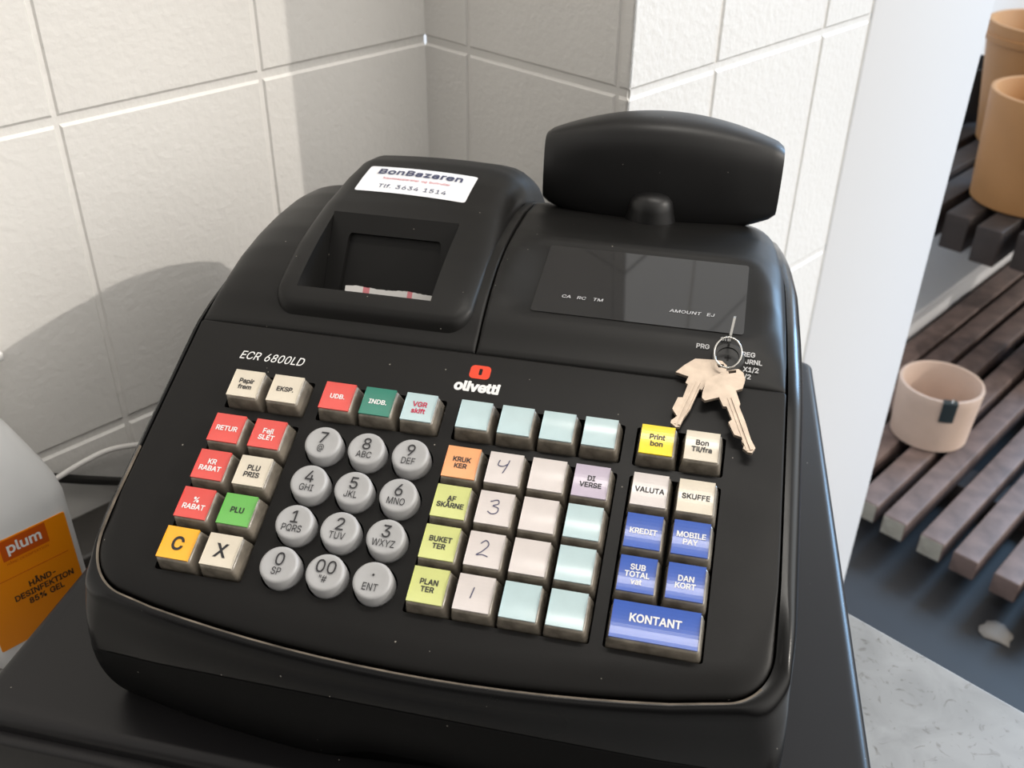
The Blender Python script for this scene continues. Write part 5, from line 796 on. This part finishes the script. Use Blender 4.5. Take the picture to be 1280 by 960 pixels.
gy = sorted(set([HY0 + .00025 * k * k for k in range(0, 7)] + [.13 + (HY1 - .13) * k / 90 for k in range(91)] + [PY0 - .0001, PY0 + .0001, PY1 - .0001, PY1 + .0001]))
rows = []
def crn(x, y):
    """pull grid corners in so the hump's front corners are rounded in plan"""
    rr = .012; cx0, cx1, cy = HX0 + rr, HX1 - rr, HY0 + rr
    if y < cy:
        ang = (cy - y) / rr; lim = rr * (1 - math.sqrt(max(0, 1 - ang * ang)))
        w = (x - HX0) / (HX1 - HX0); x = HX0 + lim + (HX1 - HX0 - 2 * lim) * w
    return x
for y in gy:
    row = []
    for x in gx:
        inside = PX0 < x < PX1 and PY0 < y < PY1
        z = hump_z(x, y)
        if inside: z = max(outlet_plane(y) - .006, .030)
        row.append(Vector((crn(x, y) if not (PX0 - .002 < x < PX1 + .002 and y > .129) else x, y, z)))
    rows.append(row)
mb = MB(); mb.rings(rows, False)
hump = mb.build('printer_cover', M_cover, reg, (-.065, .2, .07), angle=40)
# outlet face with window opening
def op(x, y, d=0.0):
    n = Vector((0, -RS, 1)).normalized(); return Vector((x, y, outlet_plane(y))) + n * d
pw = rrect(.0500, .0250, .002, -.0690, .1645, 4)
outer = [Vector(p) for p in ((PX0 + .0002, .1525), (PX1 - .0002, .1525), (PX1 - .0002, PY1 + .0003), (PX0 + .0002, PY1 + .0003))]
mb = MB(); prism(mb, [outer, fillet([(-.0965, .1600, .001), (-.0440, .1590, .001), (-.0440, .1788, .002), (-.0950, .1788, .002)], 4)[::-1]], lambda x, y: op(x, y, -.0032), lambda x, y: op(x, y, 0))
mb.build('paper_outlet_frame', M_cover, hump, (-.07, .165, .055), smooth=False)
mb = MB(); prism(mb, [[Vector(p) for p in ((-.0990, .1565), (-.0415, .1565), (-.0415, .1815), (-.0990, .1815))]], lambda x, y: op(x, y, -.0055), lambda x, y: op(x, y, -.0034))
tag(mb.build('paper_window', M_smoke, hump, (-.07, .165, .05), smooth=False), 'smoked see-through paper window')
# torn paper edge in the outlet
M_paper = mat('receipt_paper', (.78, .76, .74, 1), .7); M_pink = mat('pink_paper_edge', (.75, .25, .28, 1), .7)
mb = MB(); n = 60; rows = [[], []]; x0, x1 = -.0925, -.0385
for i in range(n + 1):
    x = x0 + (x1 - x0) * i / n; rows[0].append(op(x, .1545, .0015)); rows[1].append(op(x, .1628 + .0002 * math.sin(i * .21) + random.uniform(-.0001, .0001), .0015))
vs = rows[0] + rows[1]
for i in range(n):
    mb.add([rows[0][i], rows[0][i + 1], rows[1][i + 1], rows[1][i]], [(0, 1, 2, 3)], 1 if i in (11, 12, 13, 14, 38, 39, 40) else 0)
tag(mb.build('receipt_paper', [M_paper, M_pink], hump, (-.065, .158, .04), smooth=False), 'torn white receipt paper edge with pink marks')
# sticker on the hump
M_stick = mat('sticker_white', (.84, .84, .86, 1), .4)
mb = MB(); sx0, sx1, sy0, sy1 = -.1025, -.0385, .2085, .2390
stz = lambda x, y: hump_z(x, y) + .0003
def sk(x, y, l=0.0): yy = y - .0035 * (x - sx0) / (sx1 - sx0) ; return Vector((x, yy, stz(x, yy) + l))
rr = resample(rrect(sx1 - sx0, sy1 - sy0, .0022, (sx0 + sx1) / 2, (sy0 + sy1) / 2, 4), .004)
N = 24; V = []
for j in range(7):
    for i in range(N + 1):
        t = (0, .02, .05, .5, .95, .98, 1)[j]; y = sy0 + (sy1 - sy0) * t; ins = 0
        e = min(t, 1 - t) * (sy1 - sy0)
        if e < .0015: ins = .0015 - math.sqrt(max(0, .0015 ** 2 - (.0015 - e) ** 2))
        V.append(sk(sx0 + ins + (sx1 - sx0 - 2 * ins) * i / N, y))
mb.add(V, [(j * (N + 1) + i, j * (N + 1) + i + 1, (j + 1) * (N + 1) + i + 1, (j + 1) * (N + 1) + i) for j in range(6) for i in range(N)], 0)
scx = (sx0 + sx1) / 2
M_navy = mat('navy_ink', (.05, .055, .11, 1), .5); M_rink = mat('sticker_red_ink', (.6, .12, .13, 1), .5)
addtext(mb, lambda x, y: sk(scx + x, .2322 + y, .0002), 'BonBazaren', .0092, 1, weight='b', sx=.98, space=1.06)
addtext(mb, lambda x, y: sk(scx + x, .2237 + y, .0002), 'Kasseapparater og bonruller', .0034, 2, sx=.92)
addtext(mb, lambda x, y: sk(scx + x, .2151 + y, .0002), 'Tlf. 3634 1514', .0058, 1, sx=.95, space=1.04)
tag(mb.build('sticker', [M_stick, M_navy, M_rink], hump, (scx, .223, .08), smooth=False), 'white rectangular BonBazaren sticker')

# customer display on the back
HC = Vector((.0605, .262, .0850)); HL = .0652; yaw = R(3)
hx = Vector((math.cos(yaw), math.sin(yaw), 0)); hy = Vector((-math.sin(yaw), math.cos(yaw), 0)); hz = Vector((0, .10, 1)).normalized(); hy = hz.cross(hx).normalized()
mb = MB(); rs = []
NX = 40
for i in range(NX + 1):
    s = -1 + 2 * i / NX; q = s * s; hh = .0330 * (1 - (.42 if s < 0 else .40) * q); dd = .0235 * (1 - .50 * q); e = 1.0
    edge = (1 - abs(s)) * HL
    if edge < .003: e = 1 - .06 * (1 - edge / .003) ** 2
    ring = []
    for k in range(40):
        a = 2 * math.pi * k / 40; ca, sa = math.cos(a), math.sin(a); pw_ = .62
        ring.append(HC + hx * (s * HL) + hy * (dd * e * math.copysign(abs(ca) ** pw_, ca)) + hz * (hh * e * math.copysign(abs(sa) ** pw_, sa)))
    rs.append(ring)
mb.rings(rs, True, True, True)
M_head = mat('black_display_plastic', (.0065, .0063, .0066, 1), .40, spec=.4, bump=.08, bscale=60, bdist=.0006, dust=.03, rvar=.12)
cdisp = mb.build('customer_display', M_head, reg, HC, angle=40); tag(cdisp, 'bulging black customer display turned to the wall')
mb = MB(); lathe(mb, [(.0150, -.006), (.0140, .002), (.0132, .0055), (.0125, .0095), (.0115, .0135), (.009, .0165), (.005, .018), (.001, .0184)], (.0585, .240, .0640), 32)
mb.build('display_neck', M_head, reg, (.0585, .243, .06), angle=60)

# mode lock and its lettering
LKC = Vector((.1075, .1245, cover_z(.1075, .1245)))
ltan = Vector((0, 1, (zc0(.127) - zc0(.122)) / .005)).normalized(); lnor = Vector((0, -ltan.z, ltan.y))
def lk(x, y, h): return LKC + Vector((1, 0, 0)) * x + ltan * y + lnor * h
mb = MB(); rs = []
for r_, h_ in ((.0075, -.003), (.0075, .0008), (.0070, .0014), (.0052, .0014), (.0050, .0008), (.002, .0008)):
    rs.append([lk(r_ * math.cos(a), r_ * math.sin(a), h_) for a in (2 * math.pi * k / 32 for k in range(32))])
mb.rings(rs, True, True, True); lock = mb.build('mode_lock', mat('lock_black', (.02, .02, .02, 1), .3), reg, LKC)
mb = MB()
for w_, h_ in ((.0030, .0010), (.0010, .0030)): prism(mb, [rrect(w_, h_, .0002)], lambda x, y: lk(x, y, .0008), lambda x, y: lk(x, y, .00095))
mb.build('keyhole', M_hole, lock, lk(0, 0, .0008), smooth=False)
mb = MB()
for body, x, y in (('PRG', -.0118, .0045), ('off', -.0022, .0098), ('REG', .0092, .0030), ('JRNL', .0118, -.0006), ('X1/2', .0108, -.0046), ('Z1/2', .0078, -.0082)):
    addtext(mb, lambda a, b, x=x, y=y: lk(x + a, y + b, .0006), body, .0033, weight='b', sx=1.0)
mb.build('lock_lettering', M_dimwhite, reg, LKC, smooth=False)

# ------------------------------------------------------------------ keys on a ring
def key_thing(loops, h0, thick, name, label, ridge, group):
    k = Vector(kb(sum(p[0] for p in loops[0]) / len(loops[0]), sum(p[1] for p in loops[0]) / len(loops[0]), h0))
    mb = MB(); prism(mb, [[Vector(p) for p in l] for l in loops], lambda x, y: kb(x, y, h0), lambda x, y: kb(x, y, h0 + thick))
    (ax, ay), (bx, by) = ridge
    d = Vector((bx - ax, by - ay)).normalized(); n = Vector((-d.y, d.x))
    for off, w_, e in ((.0006, .0006, .0006), (-.0012, .0004, .0003)):
        q = [Vector((ax, ay)) + n * (off - w_), Vector((bx, by)) + n * (off - w_), Vector((bx, by)) + n * (off + w_), Vector((ax, ay)) + n * (off + w_)]
        prism(mb, [q], lambda x, y: kb(x, y, h0 + thick - .0002), lambda x, y: kb(x, y, h0 + thick + e))
    return tag(mb.build(name, M_nickel, None, k, smooth=False), label, 'key', group)
def Z(p):   # photo point (4.8x crop at 800,380) -> slope coordinates of the keyboard, metres
    px, py = 800 + p[0] / 4.8, 380 + p[1] / 4.8
    d = Vector(((px - 640) / 1250, (py - 480) / 1250, 1)); w = Vector((sum(A[i][j] * d[i] for i in range(3)) for j in range(3)))
    n = Vector((0, -st, ct)); o = n * -.004; c = Vector(CAM); t = (o - c).dot(n) / w.dot(n); X = c + w * t
    return (X.x, (X - o).dot(Vector((0, ct, st))))
k1 = [(213, 418), (262, 378), (330, 338), (440, 345), (490, 352), (520, 380), (515, 425), (470, 450), (410, 478), (385, 500), (372, 526), (356, 520), (300, 640), (258, 700), (236, 746), (215, 749), (182, 722), (187, 706), (222, 682), (206, 660), (193, 636), (226, 570), (256, 570), (286, 492), (272, 482), (290, 445)]
k2 = [(368, 590), (370, 562), (395, 478), (520, 425), (585, 418), (615, 440), (626, 482), (610, 535), (570, 546), (596, 625), (590, 642), (625, 730), (660, 840), (686, 890), (666, 920), (640, 915), (612, 892), (620, 872), (605, 850), (608, 826), (560, 810), (525, 736), (546, 720), (515, 642), (494, 640), (470, 586), (385, 606)]
hole1 = [(458, 372), (500, 372), (505, 392), (470, 392)]; hole2 = [(525, 430), (572, 424), (572, 440), (528, 446)]
def ccw(l): return l if sum(l[i - 1][0] * l[i][1] - l[i][0] * l[i - 1][1] for i in range(len(l))) > 0 else l[::-1]
key_thing([ccw([Z(p) for p in k1]), ccw([Z(p) for p in hole1])[::-1]], -.0045, .0019, 'door_key', 'left flat nickel key on the ring, blade pointing to the yellow key', (Z((345, 480)), Z((225, 735))), 'keys hanging from the ring')
key_thing([ccw([Z(p) for p in k2]), ccw([Z(p) for p in hole2])[::-1]], -.0022, .0019, 'door_key', 'right flat nickel key on the ring, overlapping the left one, blade pointing down right', (Z((540, 590)), Z((655, 905))), 'keys hanging from the ring')
# thin strip standing on edge at the top of the ring
mb = MB(); prof = [(.0062, .0006), (.0160, .0006), (.0178, .0020), (.0178, .0085), (.0160, .0100), (.0075, .0095), (.0055, .0070)]
prism(mb, [[Vector(p) for p in prof]], lambda y, h: lk(.0002 + .10 * (y - .006), y, h), lambda y, h: lk(-.0009 + .10 * (y - .006), y, h))
tag(mb.build('key_tag', M_steel, None, lk(0, .012, .001), smooth=False), 'thin bright steel tag seen edge on, pointing up from the key ring', 'key tag')
# split ring
mb = MB(); rc = lk(-.0004, -.0005, .0075); ex = Vector((1, 0, 0)); ey = (ltan + lnor * .15).normalized(); pts = []
en = ex.cross(ey)
for k in range(72):
    a = 2 * math.pi * k / 36; pts.append(rc + ex * (.0061 * math.cos(a)) + ey * (.0072 * math.sin(a)) + en * (.0007 * k / 72 - .0003))
tube(mb, pts, .00042, 8)
tag(mb.build('key_ring', M_steel, None, rc, angle=60), 'small bright steel split ring holding the keys at the mode lock', 'key ring')

# ------------------------------------------------------------------ disinfectant bottle at the left
BC = wp(-.0735, .300, Z_COUNTER)
bott = thing('disinfectant_bottle', 'white plastic hand disinfectant bottle with orange label, left of the cash drawer', 'bottle', BC)
def bfn(a, b, z): return BC + D1 * a + D2 * b + Vector((0, 0, z))
M_hdpe = mat('milky_plastic', (.72, .73, .74, 1), .35, sub=.3)
mb = MB(); rs = []
for w_, d_, r_, z in ((.058, .052, .012, .0), (.064, .058, .014, .003), (.0655, .060, .014, .02), (.0655, .060, .014, .105), (.0635, .058, .016, .113), (.056, .052, .018, .125), (.042, .042, .018, .143), (.030, .030, .0145, .157), (.024, .024, .0119, .163), (.0235, .0235, .0116, .172)):
    rs.append([bfn(p.x, p.y, z) for p in rrect(w_, d_, min(r_, w_ / 2 - .0001), 0, 0, 8)])
mb.rings(rs, True, True, True); mb.build('bottle_body', M_hdpe, bott, BC, angle=60)
mb = MB(); lathe(mb, [(.0145, .162), (.015, .163), (.015, .186), (.0135, .188), (.002, .188)], BC, 40); mb.build('cap', mat('white_cap', (.78, .78, .78, 1), .4), bott, BC + Vector((0, 0, .17)))
# label wraps the front face (towards -D2)
fy0 = -.0303
lx0, lx1, lz0, lz1 = -.0285, .0262, .022, .0975
M_or = mat('orange_label', lin((236, 140, 8)), .4); M_dor = mat('burnt_orange_print', lin((196, 84, 14)), .4); M_bk = mat('label_black_ink', (.03, .02, .015, 1), .5)
mb = MB(); prism(mb, [rrect(lx1 - lx0, lz1 - lz0, .001, (lx0 + lx1) / 2, (lz0 + lz1) / 2)], lambda x, z: bfn(x, fy0 + .0004, z), lambda x, z: bfn(x, fy0, z))
prism(mb, [rrect(.0265, .0140, .0003, .0010, .0895)], lambda x, z: bfn(x, fy0, z), lambda x, z: bfn(x, fy0 - .0001, z), 1)
addtext(mb, lambda x, y: bfn(.0010 + x, fy0 - .0002, .0893 + y), 'plum', .0098, 2, weight='b', sx=.95)
addtext(mb, lambda x, y: bfn(.0010 + x, fy0 - .0002, .0805 + y), 'HÅND DESINFEKTION', .0024, 1)
prism(mb, [rrect(.045, .0004, .0001, 0, .0700)], lambda x, z: bfn(x, fy0, z), lambda x, z: bfn(x, fy0 - .0001, z), 1)
addtext(mb, lambda x, y: bfn(.0045 + x, fy0 - .0002, .0550 + y), 'HÅND-\nDESINFEKTION\n85% GEL', .0058, 3, weight='b', line=1.0, sx=.86)
tag(mb.build('bottle_label', [M_or, M_dor, M_white, M_bk], bott, bfn(0, fy0, .06), smooth=False), 'orange label with plum lettering')

# ------------------------------------------------------------------ cables and trunking on the left
M_wcable = mat('white_cable_sheath', (.74, .72, .70, 1), .45); M_bcable = mat('black_cable_sheath', (.02, .019, .018, 1), .45)
def wpix(px, py, b):      # point of the plane parallel to the left wall at distance b, seen at a photo position
    d = Vector(((px - 640) / 1250, (py - 480) / 1250, 1)); w = Vector((sum(A[i][j] * d[i] for i in range(3)) for j in range(3))); c = Vector(CAM)
    return c + w * ((b - c.dot(D2)) / w.dot(D2))
mb = MB(); tube(mb, spline([wpix(52, 606, .381), wpix(72, 597, .381), wpix(100, 580, .381), wpix(135, 563, .381), wpix(172, 556, .381), wpix(200, 556, .381)], 8), .0021, 10)
tag(mb.build('white_cable', M_wcable, None, wpix(100, 580, .381)), 'thin white cable curving along the wall from the bottle to the register', 'cable')
mb = MB(); tube(mb, spline([wpix(66, 597, .383), wpix(110, 600, .384), wpix(160, 602, .384), wpix(230, 604, .38)], 8), .0033, 10)
tag(mb.build('black_cable', M_bcable, None, wpix(110, 600, .384)), 'black cable running level between bottle and register, below the white cable', 'cable')
mb = MB(); box(mb, (-.06, .325, Z_COUNTER), (.10, .372, Z_COUNTER + .012), lambda a, b, z: wp(a, b, z), .004)
tag(mb.build('power_adapter', mat('adapter_black', (.03, .027, .024, 1), .5), None, wp(0, .35, Z_COUNTER)), 'flat black power adapter on the worktop behind the bottle', 'power adapter')
mb = MB(); box(mb, (-.70, .376, -.0455), (-.0245, .3885, -.0395), lambda a, b, z: wp(a, b, z), .0012)
tag(mb.build('cable_trunking', mat('trunking_white', (.82, .82, .81, 1), .4), None, wp(-.3, .39, -.047)), 'white plastic cable trunking fixed to the block wall at the far left edge', 'cable trunking')

# ------------------------------------------------------------------ pot display on the right
M_wood = mat('dark_stained_wood', (.155, .108, .095, 1), .6, vary=.3, vscale=25, bump=.3, bscale=60, bdist=.001)
M_end = mat('pale_end_grain', (.36, .34, .29, 1), .7, vary=.2, vscale=40)
M_wood2 = mat('very_dark_wood', (.032, .023, .020, 1), .6, vary=.3, vscale=25)
LW = lambda a, b, z: wp(a, b, z)
low = thing('pallet', 'low dark brown slatted pallet on the dark floor, carrying the pink pot', 'pallet', wp(2.4, .2, Z_FLOOR))
for k in range(9):
    b = .352 - .0735 * k + (.006 if k % 2 else 0)
    a0 = 1.452 - .004 * k + (.01 if k == 0 else 0)
    mb = MB(); box(mb, (a0, b - .024, -1.045), (3.4, b + .024, -1.0), LW, .003)
    s = mb.build('slat', M_wood, low, wp(a0, b, -1.045))
    if k < 3:
        mb = MB(); box(mb, (a0 - .0012, b - .022, -1.043), (a0, b + .022, -1.002), LW, .0004)
        tag(mb.build('slat_end', M_end, s, wp(a0, b, -1.04)), 'pale sawn slat end')
for k, b in enumerate((.43, .50, .565)):
    mb = MB(); box(mb, (1.50, b - .026, -1.045), (3.4, b + .026, -1.0), LW, .003); mb.build('slat', M_wood, low, wp(1.5, b, -1.045))
for a in (1.75, 2.35, 2.95):
    mb = MB(); box(mb, (a - .04, -.27, Z_FLOOR), (a + .04, .60, -1.045), LW, .003); mb.build('cross_beam', M_wood2, low, wp(a, .2, Z_FLOOR))
# white step behind the pallet
mb = MB(); box(mb, (1.2, .607, Z_FLOOR), (3.6, 1.33, -.945), LW, .006)
tag(mb.build('display_step', mat('step_white', (.70, .70, .71, 1), .5), None, wp(2.4, .9, Z_FLOOR)), 'low white display step behind the dark pallet', 'display step')
# raised pallet with the big brown pots
up = thing('pallet', 'raised dark wooden pallet above the white step, under the big brown pots', 'pallet', wp(2.6, .5, -.945))
for k in range(10):
    b = .93 - .082 * k; a0 = 2.02 + (.025 if k % 2 else 0)
    mb = MB(); box(mb, (a0, b - .028, -.685), (3.5, b + .028, -.60), LW, .003); mb.build('slat', M_wood2, up, wp(a0, b, -.685))
for a in (2.75, 3.3):
    mb = MB(); box(mb, (a - .05, .15, -.76), (a + .05, .97, -.685), LW, .003); mb.build('cross_beam', M_wood2, up, wp(a, .5, -.72))
for a, b in ((3.3, .9), (2.75, .9), (3.3, .68), (2.75, .68)):
    mb = MB(); box(mb, (a - .04, b - .04, -.945), (a + .04, b + .04, -.76), LW, .003); mb.build('leg', M_wood2, up, wp(a, b, -.945))
def pot(name, label, c, r0, r1, h, th, mt, group=None, band=None):
    p = thing(name, label, 'pot', c, group)
    mb = MB(); prof = [(r0 - .006, 0), (r0, .004)]
    for k in range(1, 9): prof.append((r0 + (r1 - r0) * k / 8, .004 + (h - .008) * k / 8))
    prof += [(r1 - .001, h - .001), (r1 - th / 2, h), (r1 - th + .001, h - .001), (r1 - th, h - .004), (r0 - th, .02), (.001, .02)]
    lathe(mb, prof, c, 64); mb.build('pot_wall', mt, p, c, angle=45)
    return p
M_pink = mat('pale_pink_clay', (.60, .455, .37, 1), .65, vary=.05, vscale=20)
M_brown = mat('brown_kraft', (.42, .205, .072, 1), .6, vary=.06, vscale=8); M_palegrey = mat('pale_grey_clay', (.45, .47, .48, 1), .6)
PC = wp(1.785, .374, -1.0)
pk = pot('plant_pot', 'pale pink round pot with dark tag on the low pallet', PC, .081, .0885, .137, .008, M_pink)
# tag clipped over the rim, towards the camera
tv = (Vector((CAM[0], CAM[1], 0)) - Vector((PC.x, PC.y, 0))).normalized(); ta = math.atan2(tv.y, tv.x) + .33
def tg(a, z, off=.0): r_ = .0843 + (z - .06) / .077 * .0040 + off; return PC + Vector((r_ * math.cos(ta + a), r_ * math.sin(ta + a), z))
mb = MB(); rows = []
for z in (.086, .10, .115, .134): rows.append([tg(-.17 + .34 * i / 6, z, .0032) for i in range(7)])
rows.append([tg(-.17 + .34 * i / 6, .1385, -.002) for i in range(7)]); rows.append([tg(-.17 + .34 * i / 6, .136, -.012) for i in range(7)])
mb.rings(rows, False)
tag(mb.build('pot_tag', mat('tag_dark', (.02, .035, .04, 1), .35), pk, PC), 'small dark hanging tag')
mb = MB(); pts = [tg(.02, .1415, .002) + Vector((0, .004 * math.cos(q), .004 * math.sin(q))) for q in (2 * math.pi * k / 16 for k in range(16))]; tube(mb, pts, .0008, 6, closed=True)
mb.build('tag_loop', M_steel, pk, PC)
pot('plant_pot', 'pale grey pot at the right picture edge on the low pallet', wp(2.30, .262, -1.0), .085, .098, .14, .010, M_palegrey)
pot('plant_pot', 'front brown cylindrical pot on the raised pallet', wp(2.25, .447, -.60), .125, .140, .255, .012, M_brown)
bp2 = pot('plant_pot', 'taller brown pot behind the front one on the raised pallet', wp(2.675, .612, -.60), .125, .168, .312, .012, M_brown)
mb = MB(); c = wp(2.675, .612, -.60); lathe(mb, [(.160, .262), (.1695, .266), (.1715, .280), (.164, .284)], c, 64, cap0=False, cap1=False); mb.build('rim_band', M_brown, bp2, c)
pot('plant_pot', 'small black pot behind the two brown pots on the raised pallet', wp(2.80, .835, -.60), .080, .092, .15, .008, mat('black_clay', (.018, .017, .019, 1), .5))
# scrap on the floor
mb = MB(); c = wp(1.39, .032, Z_FLOOR); rs = []
V = [c + Vector((0, 0, .006))]; NN = 14
for ring, rr_ in ((1, .016), (2, .029)):
    for k in range(NN):
        a = 2 * math.pi * k / NN; rj = rr_ * (1 + random.uniform(-.22, .22)); V.append(c + D1 * (rj * math.cos(a) * .9) + D2 * (rj * math.sin(a) * 1.05) + Vector((0, 0, .006 if ring == 1 else random.uniform(.001, .005))))
F = [(0, 1 + k, 1 + (k + 1) % NN) for k in range(NN)] + [(1 + k, 1 + NN + k, 1 + NN + (k + 1) % NN, 1 + (k + 1) % NN) for k in range(NN)]
o = link('paper_scrap', V, F, mat('scrap_paper', (.24, .22, .20, 1), .8), None, c); md = o.modifiers.new('s', 'SOLIDIFY'); md.thickness = .0015
tag(o, 'crumpled pale scrap lying on the dark floor beside the pallet', 'scrap')
